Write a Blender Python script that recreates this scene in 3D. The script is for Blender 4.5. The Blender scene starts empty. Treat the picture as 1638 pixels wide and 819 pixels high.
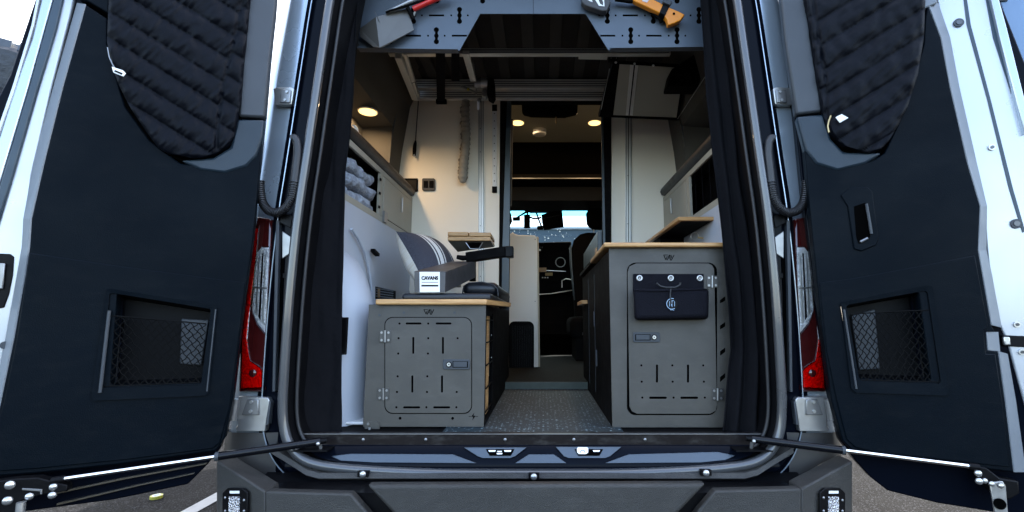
import bpy, math, random
from mathutils import Vector, Matrix, noise as mnoise
R = math.radians
random.seed(7)
scene = bpy.context.scene
COL = scene.collection

# ------------------------------------------------------------------ camera
FPX, PXC, PYC, W = 750.0, 869.0, 409.5, 1638.0
PITCH = math.atan(102.5 / 750.0)
CAM = Vector((0.034, -1.55, 1.15))
cd = bpy.data.cameras.new('camera'); cam = bpy.data.objects.new('camera', cd); COL.objects.link(cam)
cam.location = CAM; cam.rotation_euler = (math.pi / 2 + PITCH, 0, 0)
cd.sensor_width = 36; cd.lens = 36 * FPX / W; cd.shift_x = -(PXC - W / 2) / W
cd.clip_start = 0.02; cd.clip_end = 2000
scene.camera = cam

# ------------------------------------------------------------------ world, sun, exposure
SUN_EL, SUN_AZ = 50, 56          # azimuth clockwise from +y (the front of the van)
wd = bpy.data.worlds.new('World'); scene.world = wd; wd.use_nodes = True
nt = wd.node_tree; bgn = nt.nodes['Background']
sky = nt.nodes.new('ShaderNodeTexSky'); sky.sky_type = 'NISHITA'; sky.sun_disc = False
sky.sun_elevation = R(SUN_EL); sky.sun_rotation = R(SUN_AZ)
sky.dust_density = 1.6; sky.ozone_density = 1.0
tcw = nt.nodes.new('ShaderNodeTexCoord'); nzw = nt.nodes.new('ShaderNodeTexNoise'); nzw.inputs['Scale'].default_value = 2.2; nzw.inputs['Detail'].default_value = 7
crw = nt.nodes.new('ShaderNodeValToRGB'); crw.color_ramp.elements[0].position = .30; crw.color_ramp.elements[0].color = (.2, .2, .2, 1); crw.color_ramp.elements[1].position = .56
mxw = nt.nodes.new('ShaderNodeMix'); mxw.data_type = 'RGBA'; mxw.inputs[7].default_value = (4.6, 4.55, 4.5, 1)   # thin bright cloud
nt.links.new(tcw.outputs['Generated'], nzw.inputs['Vector']); nt.links.new(nzw.outputs[0], crw.inputs[0]); spw = nt.nodes.new('ShaderNodeSeparateXYZ'); nt.links.new(tcw.outputs['Generated'], spw.inputs[0])
mrw = nt.nodes.new('ShaderNodeMapRange'); mrw.inputs[1].default_value = -.45; mrw.inputs[2].default_value = .35; mrw.inputs[3].default_value = .08; nt.links.new(spw.outputs[1], mrw.inputs[0])   # the cloud bank lies ahead of the van, behind the camera it clears to blue
muw = nt.nodes.new('ShaderNodeMath'); muw.operation = 'MULTIPLY'; nt.links.new(crw.outputs[0], muw.inputs[0]); nt.links.new(mrw.outputs[0], muw.inputs[1]); nt.links.new(muw.outputs[0], mxw.inputs[0])
nt.links.new(sky.outputs[0], mxw.inputs[6]); nt.links.new(mxw.outputs[2], bgn.inputs[0]); bgn.inputs[1].default_value = 0.15
sl = bpy.data.lights.new('sun', 'SUN'); sl.energy = 3.2; sl.angle = R(0.6); sl.color = (1, .95, .87)
so = bpy.data.objects.new('sun', sl); COL.objects.link(so)
sd = Vector((math.sin(R(SUN_AZ)) * math.cos(R(SUN_EL)), math.cos(R(SUN_AZ)) * math.cos(R(SUN_EL)), math.sin(R(SUN_EL))))
so.rotation_euler = sd.to_track_quat('Z', 'Y').to_euler(); so.location = (5, 5, 12)
scene.view_settings.view_transform = 'Standard'; scene.view_settings.look = 'None'
scene.view_settings.exposure = 2.9; scene.view_settings.gamma = 1
scene.cycles.use_denoising = True
scene.cycles.max_bounces = 8; scene.cycles.diffuse_bounces = 5; scene.cycles.sample_clamp_indirect = 8

# ------------------------------------------------------------------ measuring helpers
RT, FW, UPV = Vector((1, 0, 0)), Vector((0, math.cos(PITCH), math.sin(PITCH))), Vector((0, -math.sin(PITCH), math.cos(PITCH)))
def ray(px, py): return RT * ((px - PXC) / FPX) + FW + UPV * ((PYC - py) / FPX)
def UY(px, py, y): d = ray(px, py); return CAM + d * ((y - CAM.y) / d.y)
def UX(px, py, x): d = ray(px, py); return CAM + d * ((x - CAM.x) / d.x)
def UZ(px, py, z): d = ray(px, py); return CAM + d * ((z - CAM.z) / d.z)
def UP(px, py, p, n): d = ray(px, py); return CAM + d * ((p - CAM).dot(n) / d.dot(n))

# ------------------------------------------------------------------ materials
MATS = {}
def mat(name, col, rough=.5, metal=0., var=.15, vs=8., bump=.0, bs=60., coat=0., trans=0., emit=None, spec=.5, alpha=None, rvar=.04, dust=0., dscale=5., dcol=(.22, .21, .19)):
    m = bpy.data.materials.new(name); m.use_nodes = True; t = m.node_tree; b = t.nodes['Principled BSDF']
    c = (*col, 1)
    tc = t.nodes.new('ShaderNodeTexCoord')
    nz = t.nodes.new('ShaderNodeTexNoise'); nz.inputs['Scale'].default_value = vs; nz.inputs['Detail'].default_value = 6
    t.links.new(tc.outputs['Object'], nz.inputs['Vector'])
    mx = t.nodes.new('ShaderNodeMix'); mx.data_type = 'RGBA'
    mx.inputs[6].default_value = (*[x * (1 - var) for x in col], 1); mx.inputs[7].default_value = (*[min(1, x * (1 + var)) for x in col], 1)
    t.links.new(nz.outputs[0], mx.inputs[0]); t.links.new(mx.outputs[2], b.inputs['Base Color'])
    mr = t.nodes.new('ShaderNodeMapRange'); mr.inputs[3].default_value = max(.02, rough - rvar); mr.inputs[4].default_value = min(1, rough + rvar)
    mr.inputs[1].default_value = .3; mr.inputs[2].default_value = .7
    nz2 = t.nodes.new('ShaderNodeTexNoise'); nz2.inputs['Scale'].default_value = vs * 2.3; nz2.inputs['Detail'].default_value = 8
    t.links.new(tc.outputs['Object'], nz2.inputs['Vector']); t.links.new(nz2.outputs[0], mr.inputs[0]); t.links.new(mr.outputs[0], b.inputs['Roughness'])
    if dust:      # wear: faint scuffs and settled dust with shapes of their own
        mpd = t.nodes.new('ShaderNodeMapping'); mpd.inputs['Scale'].default_value = (1.0, 1.0, 2.6); mpd.inputs['Rotation'].default_value = (.3, .5, .2)
        nd = t.nodes.new('ShaderNodeTexNoise'); nd.inputs['Scale'].default_value = dscale; nd.inputs['Detail'].default_value = 10; nd.inputs['Roughness'].default_value = .72
        rd_ = t.nodes.new('ShaderNodeValToRGB'); rd_.color_ramp.elements[0].position = .50; rd_.color_ramp.elements[1].position = .74; rd_.color_ramp.elements[0].color = (0, 0, 0, 1); rd_.color_ramp.elements[1].color = (dust, dust, dust, 1)
        mxd = t.nodes.new('ShaderNodeMix'); mxd.data_type = 'RGBA'; mxd.inputs[7].default_value = (*dcol, 1)
        t.links.new(tc.outputs['Object'], mpd.inputs[0]); t.links.new(mpd.outputs[0], nd.inputs['Vector']); t.links.new(nd.outputs[0], rd_.inputs[0]); t.links.new(rd_.outputs[0], mxd.inputs[0])
        t.links.new(mx.outputs[2], mxd.inputs[6]); t.links.new(mxd.outputs[2], b.inputs['Base Color'])
    b.inputs['Metallic'].default_value = metal; b.inputs['Coat Weight'].default_value = coat; b.inputs['Coat Roughness'].default_value = .05
    b.inputs['Specular IOR Level'].default_value = spec
    if trans: b.inputs['Transmission Weight'].default_value = trans
    if emit: b.inputs['Emission Color'].default_value = (*emit[0], 1); b.inputs['Emission Strength'].default_value = emit[1]
    if alpha is not None: b.inputs['Alpha'].default_value = alpha
    if bump:
        nb = t.nodes.new('ShaderNodeTexNoise'); nb.inputs['Scale'].default_value = bs; nb.inputs['Detail'].default_value = 4
        t.links.new(tc.outputs['Object'], nb.inputs['Vector'])
        bp = t.nodes.new('ShaderNodeBump'); bp.inputs['Strength'].default_value = bump; bp.inputs['Distance'].default_value = .01
        t.links.new(nb.outputs[0], bp.inputs['Height']); t.links.new(bp.outputs[0], b.inputs['Normal'])
    MATS[name] = m
    return m
def glass(name, col, rough=.02, ior=1.45):
    """thin pane: lets light straight through, mirrors at grazing angles"""
    m = bpy.data.materials.new(name); m.use_nodes = True; t = m.node_tree; t.nodes.clear()
    o = t.nodes.new('ShaderNodeOutputMaterial'); a = t.nodes.new('ShaderNodeBsdfTransparent'); a.inputs[0].default_value = (*col, 1)
    g = t.nodes.new('ShaderNodeBsdfGlossy'); g.inputs['Roughness'].default_value = rough
    f = t.nodes.new('ShaderNodeFresnel'); f.inputs[0].default_value = ior
    x = t.nodes.new('ShaderNodeMixShader'); t.links.new(f.outputs[0], x.inputs[0]); t.links.new(a.outputs[0], x.inputs[1]); t.links.new(g.outputs[0], x.inputs[2])
    t.links.new(x.outputs[0], o.inputs[0]); return m

paint = mat('silver_blue_paint', (.34, .40, .46), .25, .55, .05, 3, coat=.8)
paint_skylit = mat('skylit_flange_paint', (.46, .48, .50), .3, .35, .10, 4, coat=.4)  # paler copy of body paint; the flanges' sky brightness is in its colour
paint_d = mat('dark_jamb_paint', (.002, .003, .006), .16, 0, .2, 3, coat=.02, spec=.04)
doorpl = mat('door_trim_plastic', (.0014, .0033, .0056), .46, 0, .35, 2.2, bump=.12, bs=420, spec=.05, rvar=.15, dust=.012, dscale=14)
trimgr = mat('upper_trim_plastic', (.036, .041, .047), .5, 0, .15, 5, bump=.1, bs=400, spec=.4)
blackpl = mat('black_plastic', (.003, .003, .0036), .42, 0, .2, 9, bump=.05, bs=200, spec=.1, rvar=.1)
bumpm = mat('textured_black_bumper', (.022, .0205, .018), .6, 0, .3, 3.5, bump=.35, bs=500, dust=.07, dscale=16, rvar=.1)
rubber = mat('grey_rubber_seal', (.045, .047, .05), .3, 0, .1, 3, coat=.6)
rubberk = mat('black_rubber', (.01, .01, .011), .55, 0, .2, 9)
quilt = mat('quilted_nylon', (.0020, .0027, .0050), .5, 0, .3, 12, bump=.15, bs=40, spec=.08)
curt = mat('black_curtain_cloth', (.0055, .0055, .0066), .9, 0, .25, 6, bump=.35, bs=40, spec=.05)
steel = mat('brushed_steel', (.50, .50, .49), .32, .85, .08, 30)
alu = mat('extruded_aluminium', (.80, .79, .74), .35, .3, .08, 14)
zinc = mat('zinc_bracket', (.26, .26, .26), .35, .8, .1, 20)
chrome = mat('chrome_rod', (.85, .86, .88), .12, 1, .03, 20)
cabm = mat('grey_powder_coat', (.048, .0435, .0355), .52, 0, .35, 7, bump=.15, bs=600, dust=.06, dscale=13, rvar=.1)
cabdk = mat('black_powder_coat', (.0022, .002, .0022), .65, 0, .2, 9, spec=.06, dust=.03, dscale=12)
gap = mat('shadow_gap', (.0015, .0015, .0015), 1, 0, .1, spec=0)
bamboo_e = mat('bamboo_ply', (.60, .36, .17), .45, 0, .15, 30)
cream = mat('cream_wall_panel', (.87, .80, .67), .55, 0, .03, 1.5, bump=.05, bs=300)
greyl = mat('pale_grey_lining', (.42, .45, .50), .55, 0, .08, 3, bump=.06, bs=300)
lining = mat('beige_grey_headliner', (.085, .078, .066), .85, 0, .1, 5, bump=.1, bs=200)
cabface = mat('taupe_cabinet_face', (.33, .31, .25), .55, 0, .06, 4)
tealm = mat('blue_grey_laminate', (.035, .055, .07), .35, 0, .1, 4)
panelm = mat('slate_blue_panel', (.070, .090, .118), .5, 0, .1, 6, bump=.1, bs=500)
cush = mat('dark_vinyl', (.004, .005, .008), .45, 0, .2, 8, bump=.1, bs=150)
darkfab = mat('black_fabric', (.0032, .0032, .006), .85, 0, .3, 20, bump=.3, bs=300, spec=.15)
redlens = glass('red_lens_glass', (1.0, .035, .02), .03)
reddark = mat('dark_red_lens', (.035, .004, .004), .1, 0, .3, 30, coat=1)
clearlens = glass('clear_lens_glass', (.93, .94, .95), .03)
reflm = mat('lamp_reflector', (.85, .85, .86), .18, .35, .3, 60, bump=1.2, bs=130)
whitem = mat('white_plastic', (.8, .8, .78), .5, 0, .04)
printm = mat('black_print', (.002, .002, .002), .9, 0, .05, spec=0)
boxm = mat('grey_brown_carton', (.040, .038, .040), .4, 0, .8, 14)
orange = mat('orange_plastic', (.70, .22, .003), .4, 0, .08, 20)
redm = mat('red_handle', (.55, .02, .015), .35, 0, .2, 20)
bladem = mat('shovel_blade_steel', (.10, .094, .084), .38, .3, .2, 10)
sleevem = mat('beige_fabric_sleeve', (.30, .275, .23), .85, 0, .15, 18, bump=.5, bs=60)
lampm = mat('warm_lamp', (.9, .7, .4), .4, 0, 0, emit=((1, .60, .20), .42))
tanm = mat('tan_render', (.62, .42, .26), .85, 0, .1, .5)
tyrem = mat('tyre_rubber', (.018, .022, .03), .45, 0, .4, 12, bump=.4, bs=40)
alubox = mat('blue_grey_box_metal', (.13, .20, .30), .4, .2, .08, 4)
tarp = mat('brass_tag', (.45, .33, .16), .35, .8, .1)

def wood(m, axis='Y'):
    t = m.node_tree; b = t.nodes['Principled BSDF']; tc = t.nodes.new('ShaderNodeTexCoord')
    mp = t.nodes.new('ShaderNodeMapping'); mp.inputs['Scale'].default_value = (4, 4, 90)
    nz = t.nodes.new('ShaderNodeTexNoise'); nz.inputs['Scale'].default_value = 3; nz.inputs['Detail'].default_value = 5
    cr = t.nodes.new('ShaderNodeValToRGB'); cr.color_ramp.elements[0].position = .3; cr.color_ramp.elements[0].color = (.34, .165, .055, 1)
    cr.color_ramp.elements[1].position = .7; cr.color_ramp.elements[1].color = (.56, .33, .135, 1)
    t.links.new(tc.outputs['Object'], mp.inputs[0]); t.links.new(mp.outputs[0], nz.inputs['Vector']); t.links.new(nz.outputs[0], cr.inputs[0]); t.links.new(cr.outputs[0], b.inputs['Base Color'])
wood(bamboo_e)

def asphalt():
    m = mat('asphalt', (.06, .06, .062), .9, 0, .3, 2, bump=.6, bs=90); t = m.node_tree; b = t.nodes['Principled BSDF']
    tc = t.nodes.new('ShaderNodeTexCoord'); v = t.nodes.new('ShaderNodeTexVoronoi'); v.inputs['Scale'].default_value = 75; b.inputs['Specular IOR Level'].default_value = .1
    t.links.new(tc.outputs['Object'], v.inputs['Vector'])
    cr = t.nodes.new('ShaderNodeValToRGB'); cr.color_ramp.elements[0].color = (.030, .030, .034, 1); cr.color_ramp.elements[1].color = (.0018, .0018, .002, 1)
    cr.color_ramp.elements[0].position = .12; cr.color_ramp.elements[1].position = .42
    t.links.new(v.outputs['Distance'], cr.inputs[0]); t.links.new(cr.outputs[0], b.inputs['Base Color'])
    return m
asph = asphalt()

def woven():
    m = mat('woven_floor_vinyl', (.05, .07, .085), .55, 0, .2, 40, bump=.2, bs=300); t = m.node_tree; b = t.nodes['Principled BSDF']
    tc = t.nodes.new('ShaderNodeTexCoord')
    outs = []
    for sc, ang in (((230, 52, 1), 0), ((62, 190, 1), 1)):
        mp = t.nodes.new('ShaderNodeMapping'); mp.inputs['Scale'].default_value = sc
        v = t.nodes.new('ShaderNodeTexVoronoi'); v.inputs['Scale'].default_value = 1; v.feature = 'F1'; v.inputs['Randomness'].default_value = .12
        t.links.new(tc.outputs['Object'], mp.inputs[0]); t.links.new(mp.outputs[0], v.inputs['Vector'])
        sp = t.nodes.new('ShaderNodeSeparateColor'); t.links.new(v.outputs['Color'], sp.inputs[0])
        gt = t.nodes.new('ShaderNodeMath'); gt.operation = 'GREATER_THAN'; gt.inputs[1].default_value = .84; t.links.new(sp.outputs[0], gt.inputs[0])
        lt = t.nodes.new('ShaderNodeMath'); lt.operation = 'LESS_THAN'; lt.inputs[1].default_value = .34 if ang else .30; t.links.new(v.outputs['Distance'], lt.inputs[0])
        mu = t.nodes.new('ShaderNodeMath'); mu.operation = 'MULTIPLY'; t.links.new(gt.outputs[0], mu.inputs[0]); t.links.new(lt.outputs[0], mu.inputs[1]); outs.append(mu)
    ad = t.nodes.new('ShaderNodeMath'); ad.operation = 'MAXIMUM'; t.links.new(outs[0].outputs[0], ad.inputs[0]); t.links.new(outs[1].outputs[0], ad.inputs[1])
    mx = t.nodes.new('ShaderNodeMix'); mx.data_type = 'RGBA'; mx.inputs[6].default_value = (.007, .018, .024, 1); mx.inputs[7].default_value = (.45, .60, .62, 1)
    t.links.new(ad.outputs[0], mx.inputs[0]); t.links.new(mx.outputs[2], b.inputs['Base Color']); return m
wovenm = woven()

# ------------------------------------------------------------------ mesh helpers
ORG = {}
class MB:
    def __init__(s): s.v = []; s.f = []
    def add(s, vs, fs):
        n = len(s.v); s.v += [Vector(p) for p in vs]; s.f += [tuple(i + n for i in f) for f in fs]; return s
    def box(s, lo, hi):
        (a, b, c), (d, e, f) = lo, hi
        return s.add([(a, b, c), (d, b, c), (d, e, c), (a, e, c), (a, b, f), (d, b, f), (d, e, f), (a, e, f)],
                     [(0, 3, 2, 1), (4, 5, 6, 7), (0, 1, 5, 4), (1, 2, 6, 5), (2, 3, 7, 6), (3, 0, 4, 7)])
    def hexa(s, p):   # bottom/front loop 4 + back loop 4
        return s.add(p, [(0, 1, 2, 3), (7, 6, 5, 4), (0, 4, 5, 1), (1, 5, 6, 2), (2, 6, 7, 3), (3, 7, 4, 0)])
    def prism(s, poly, ext):
        n = len(poly); ext = Vector(ext); a = [Vector(p) for p in poly]
        return s.add(a + [p + ext for p in a], [tuple(range(n)), tuple(range(2 * n - 1, n - 1, -1))] + [(i, i + n, (i + 1) % n + n, (i + 1) % n) for i in range(n)])
    def tube(s, path, r, seg=10, caps=True):
        path = [Vector(p) for p in path]; n = len(path); rings = []
        t0 = (path[1] - path[0]).normalized(); ref = Vector((0, 0, 1)) if abs(t0.z) < .9 else Vector((1, 0, 0)); nrm = t0.cross(ref).normalized()
        for i, p in enumerate(path):
            t = (path[min(i + 1, n - 1)] - path[max(i - 1, 0)]).normalized()
            nrm = (nrm - t * nrm.dot(t)).normalized(); b = t.cross(nrm)
            rr = r[i] if isinstance(r, (list, tuple)) else r
            rings.append([p + (nrm * math.cos(2 * math.pi * k / seg) + b * math.sin(2 * math.pi * k / seg)) * rr for k in range(seg)])
        vs = [q for rg in rings for q in rg]
        fs = [(i * seg + k, i * seg + (k + 1) % seg, (i + 1) * seg + (k + 1) % seg, (i + 1) * seg + k) for i in range(n - 1) for k in range(seg)]
        if caps: fs += [tuple(range(seg - 1, -1, -1)), tuple((n - 1) * seg + k for k in range(seg))]
        return s.add(vs, fs)
    def bar(s, a, b, w, h, up=(0, 0, 1)):
        a = Vector(a); b = Vector(b); t = (b - a).normalized(); up = Vector(up); sd_ = t.cross(up).normalized(); u = sd_.cross(t)
        c = [sd_ * w / 2 + u * h / 2, -sd_ * w / 2 + u * h / 2, -sd_ * w / 2 - u * h / 2, sd_ * w / 2 - u * h / 2]
        return s.hexa([a + q for q in c] + [b + q for q in c])
    def rows(s, grid, closed=False):   # grid of rows of points
        m = len(grid[0]); vs = [p for r in grid for p in r]; fs = []
        for i in range(len(grid) - 1):
            for k in range(m if closed else m - 1):
                fs.append((i * m + k, i * m + (k + 1) % m, (i + 1) * m + (k + 1) % m, (i + 1) * m + k))
        return s.add(vs, fs)
    def disk(s, c, r, n, t=.002, seg=20, sx=1.):
        c = Vector(c); n = Vector(n).normalized(); a = n.cross(Vector((0, 0, 1)) if abs(n.z) < .9 else Vector((1, 0, 0))).normalized(); b = n.cross(a)
        return s.prism([c + a * r * sx * math.cos(2 * math.pi * k / seg) + b * r * math.sin(2 * math.pi * k / seg) for k in range(seg)], n * t)
    def dome(s, c, r, n, h, seg=16, rg=5):
        c = Vector(c); n = Vector(n).normalized(); a = n.cross(Vector((0, 0, 1)) if abs(n.z) < .9 else Vector((1, 0, 0))).normalized(); b = n.cross(a)
        g = []
        for i in range(rg + 1):
            th = math.pi / 2 * i / rg; g.append([c + (a * math.cos(2 * math.pi * k / seg) + b * math.sin(2 * math.pi * k / seg)) * max(r * math.cos(th), 1e-4) + n * h * math.sin(th) for k in range(seg)])
        return s.rows(g, True)
    def build(s, name, m, parent=None, smooth=None, bevel=0, bseg=2, solid=0, **tags):
        o0 = ORG.get(parent.name, Vector()) if parent else s.org if hasattr(s, 'org') else Vector()
        me = bpy.data.meshes.new(name); me.from_pydata([tuple(p - o0) for p in s.v], [], s.f); me.validate(); me.update()
        import bmesh
        bm = bmesh.new(); bm.from_mesh(me); bmesh.ops.recalc_face_normals(bm, faces=bm.faces); bm.to_mesh(me); bm.free()
        ob = bpy.data.objects.new(name, me); COL.objects.link(ob); me.materials.append(m)
        if smooth is not None:
            for p in me.polygons: p.use_smooth = True
            me.set_sharp_from_angle(angle=R(smooth))
        if parent: ob.parent = parent
        else: ob.location = o0
        ORG[ob.name] = o0
        if solid: md = ob.modifiers.new('solid', 'SOLIDIFY'); md.thickness = solid; md.offset = 0
        if bevel:
            md = ob.modifiers.new('bevel', 'BEVEL'); md.width = bevel; md.segments = bseg; md.limit_method = 'ANGLE'; md.angle_limit = R(35)
            if smooth is None:
                for p in me.polygons: p.use_smooth = True
                me.set_sharp_from_angle(angle=R(60)); md.harden_normals = False
        for k, v in tags.items(): ob[k] = v
        return ob
def thing(name, label, cat, loc=(0, 0, 0), group=None):
    o = bpy.data.objects.new(name, None); COL.objects.link(o); o.location = loc; o.empty_display_size = .05
    ORG[o.name] = Vector(loc); o['label'] = label; o['category'] = cat
    if group: o['group'] = group
    return o
def tag(o, label, cat, group=None):
    o['label'] = label; o['category'] = cat
    if group: o['group'] = group
    return o
def mx(p): return Vector((-p[0], p[1], p[2]))
def cut(ob, cutter):
    md = ob.modifiers.new('cut', 'BOOLEAN'); md.object = cutter; md.solver = 'EXACT'; md.operation = 'DIFFERENCE'
    others = [x for x in ob.modifiers if x.name != 'cut']
    keep = [(x.width, x.segments) for x in others if x.type == 'BEVEL']
    for x in others: ob.modifiers.remove(x)
    bpy.context.view_layer.update()
    me = bpy.data.meshes.new_from_object(ob.evaluated_get(bpy.context.evaluated_depsgraph_get()))
    ob.modifiers.clear(); ob.data = me
    for w, g_ in keep:
        b = ob.modifiers.new('bevel', 'BEVEL'); b.width = w; b.segments = g_; b.limit_method = 'ANGLE'; b.angle_limit = R(35)
    for p in me.polygons: p.use_smooth = True
    me.set_sharp_from_angle(angle=R(50))
def rrect(cx, cz, w, h, r, y, n=5):
    out = []
    for (sx, sz, a0) in ((1, 1, 0), (-1, 1, 90), (-1, -1, 180), (1, -1, 270)):
        for k in range(n + 1):
            a = R(a0 + 90 * k / n); out.append(Vector((cx + sx * (w / 2 - r) + r * math.cos(a), y, cz + sz * (h / 2 - r) + r * math.sin(a))))
    return out
def lerp_poly(pts, t):      # pts sorted by z descending or ascending on key 0
    for i in range(len(pts) - 1):
        a, b = pts[i], pts[i + 1]
        lo, hi = min(a[0], b[0]), max(a[0], b[0])
        if lo <= t <= hi and hi > lo: return a[1] + (b[1] - a[1]) * (t - a[0]) / (b[0] - a[0])
    return pts[0][1] if abs(t - pts[0][0]) < abs(t - pts[-1][0]) else pts[-1][1]
def text_mesh(body, size, m, name, parent, loc, rot=(math.pi / 2, 0, 0), sx=1., ext=.0006, bold=0):
    cu = bpy.data.curves.new(name, 'FONT'); cu.body = body; cu.size = size; cu.extrude = ext; cu.align_x = 'CENTER'; cu.align_y = 'CENTER'; cu.offset = bold
    tmp = bpy.data.objects.new(name, cu); COL.objects.link(tmp); bpy.context.view_layer.update()
    me = bpy.data.meshes.new_from_object(tmp.evaluated_get(bpy.context.evaluated_depsgraph_get())); bpy.data.objects.remove(tmp)
    me.materials.clear(); me.materials.append(m)
    from mathutils import Euler
    o0 = ORG.get(parent.name, Vector())
    me.transform(Matrix.Translation(Vector(loc) - o0) @ Euler(rot).to_matrix().to_4x4() @ Matrix.Diagonal((sx, 1, 1, 1)))
    ob = bpy.data.objects.new(name, me); COL.objects.link(ob); ob.parent = parent; ORG[ob.name] = o0; return ob

# ------------------------------------------------------------------ the setting: ground, markings, far buildings
g = MB(); g.add([(-300, -300, 0), (300, -300, 0), (300, 300, 0), (-300, 300, 0)], [(0, 1, 2, 3)])
go = g.build('asphalt_ground', asph); go['kind'] = 'structure'
linem = mat('road_paint', (.20, .20, .20), .8, 0, .25, 14, bump=.3, bs=80)
a, b = UZ(296, 822, .004), UZ(345, 795, .004); dr = (b - a).normalized(); nr = Vector((-dr.y, dr.x, 0)) * .05
l = MB(); l.add([a - dr * .3 - nr, b + dr * 3 - nr, b + dr * 3 + nr, a - dr * .3 + nr], [(0, 1, 2, 3)]); lo = l.build('parking_line', linem); lo['kind'] = 'structure'
# far buildings
bt = thing('commercial_building', 'tan rendered building standing beyond the right side of the van', 'building', (14, 16, 0))
wl = MB().box((7.4, 14, 0), (22, 26, 12)).build('wall', tanm, bt)
MB().box((7.3, 13.9, 9.2), (22.1, 14, 9.45)).build('cornice', mat('brown_trim', (.2, .13, .08), .7), bt)
for i in range(5): MB().box((9 + i * 2.6, 13.93, 3), (10.4 + i * 2.6, 13.995, 5.5)).build('window', mat('far_glass', (.05, .07, .09), .1), bt)
bw = thing('warehouse_building', 'long blue-grey flat-roofed building seen through the windscreen', 'building', (0, 30, 0))
MB().box((-22, 28, 0), (6.5, 40, 6.9)).build('wall', mat('blue_grey_cladding', (.06, .085, .11), .7, 0, .1, .6), bw)
MB().box((-22.1, 27.9, 6.9), (6.6, 40.1, 7.05)).build('roof', mat('roof_edge', (.3, .33, .36), .6), bw)
for i in range(6): MB().box((-18 + i * 4, 27.95, 2), (-15.4 + i * 4, 27.998, 4)).build('window', MATS['far_glass'], bw)
tr = thing('tape_roll', 'small yellow and white roll of tape lying on the dark asphalt', 'tape roll', UZ(250, 797, 0))
c = UZ(250, 797, 0)
MB().rows([[Vector(c) + Vector((r * math.cos(t * math.pi / 12), r * math.sin(t * math.pi / 12), z)) for t in range(24)] for r, z in ((.022, .001), (.035, .001), (.035, .018), (.022, .018), (.022, .001))], True).build('roll', mat('yellow_tape', (.22, .21, .02), .5), tr, smooth=40)
MB().rows([[Vector(c) + Vector((r * math.cos(t * math.pi / 12), r * math.sin(t * math.pi / 12), z)) for t in range(24)] for r, z in ((.019, .002), (.0215, .002), (.0215, .020), (.019, .020), (.019, .002))], True).build('core', whitem, tr, smooth=40)

# ------------------------------------------------------------------ THE VAN
van = thing('camper_van', 'silver blue camper van with both rear doors swung open', 'van', (0, 2.4, 0))
FL = .78
# opening path (outer seal), left half, from top centre to bottom centre, on the plane y = 0
LP = [(533, 10), (520, 100), (508, 180), (495, 270), (484, 340), (475, 420), (468, 500), (462, 590), (459, 650), (462, 685), (472, 712), (492, 733), (525, 744), (600, 751), (720, 756)]
half = [UY(px, py, 0) for px, py in LP]; half = [Vector((p.x, 0, p.z)) for p in half]
top = half[0]
up_pts = [Vector((0, 0, 2.66)), Vector((top.x + .25, 0, 2.655)), Vector((top.x + .12, 0, 2.62)), Vector((top.x + .045, 0, 2.54)), Vector((top.x + .02, 0, 2.42))]
bot = Vector((0, 0, half[-1].z - .001))
left = up_pts + half
path = left[1:] + [bot] + [mx(p) for p in reversed(left[1:])] + [up_pts[0]]   # closed loop
def smooth_loop(p, it=1):
    for _ in range(it):
        q = []
        for i in range(len(p)):
            a, b = p[i], p[(i + 1) % len(p)]; q += [a * .75 + b * .25, a * .25 + b * .75]
        p = q
    return p
path = smooth_loop(path, 2)
NP = len(path)
nrmv = []
for i in range(NP):
    t = (path[(i + 1) % NP] - path[i - 1]).normalized(); n = Vector((t.z, 0, -t.x))
    nrmv.append(n)
cen = Vector((0, 0, 1.7))
if sum(nrmv[i].dot(path[i] - cen) for i in range(NP)) < 0: nrmv = [-n for n in nrmv]
def ring(name, prof, m, parent=van, smooth=50, **kw):     # prof: list of (offset outward, y)
    g = [[path[i] + nrmv[i] * o + Vector((0, y, 0)) for o, y in prof] for i in range(NP)]; g.append(g[0])
    return MB().rows(g).build(name, m, parent, smooth=smooth, **kw)
# rubber seal bead, round section
prof = [(-.010 + .0145 * math.cos(k * math.pi / 5), -.045 + .015 * math.sin(k * math.pi / 5)) for k in range(11)]
ring('door_seal', prof, rubber)
ring('door_frame', [(-.05, .12), (-.035, .02), (-.030, -.005), (-.026, -.015), (-.022, -.035)], blackpl)
prof = [(-.036 + .006 * math.cos(k * math.pi / 4), -.012 + .006 * math.sin(k * math.pi / 4)) for k in range(9)]
ring('door_frame_bead', prof, rubberk)
ring('jamb', [(.002, -.038), (.008, -.012), (.062, -.010), (.066, -.022), (.070, -.022), (.074, -.010), (.092, -.006), (.094, .01)], paint_d)
ring('jamb_highlight', [(.066, -.020), (.0665, -.0235), (.0695, -.0235), (.070, -.020)], paint)  # pale ring painted as the highlight along the dark jamb bead
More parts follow.
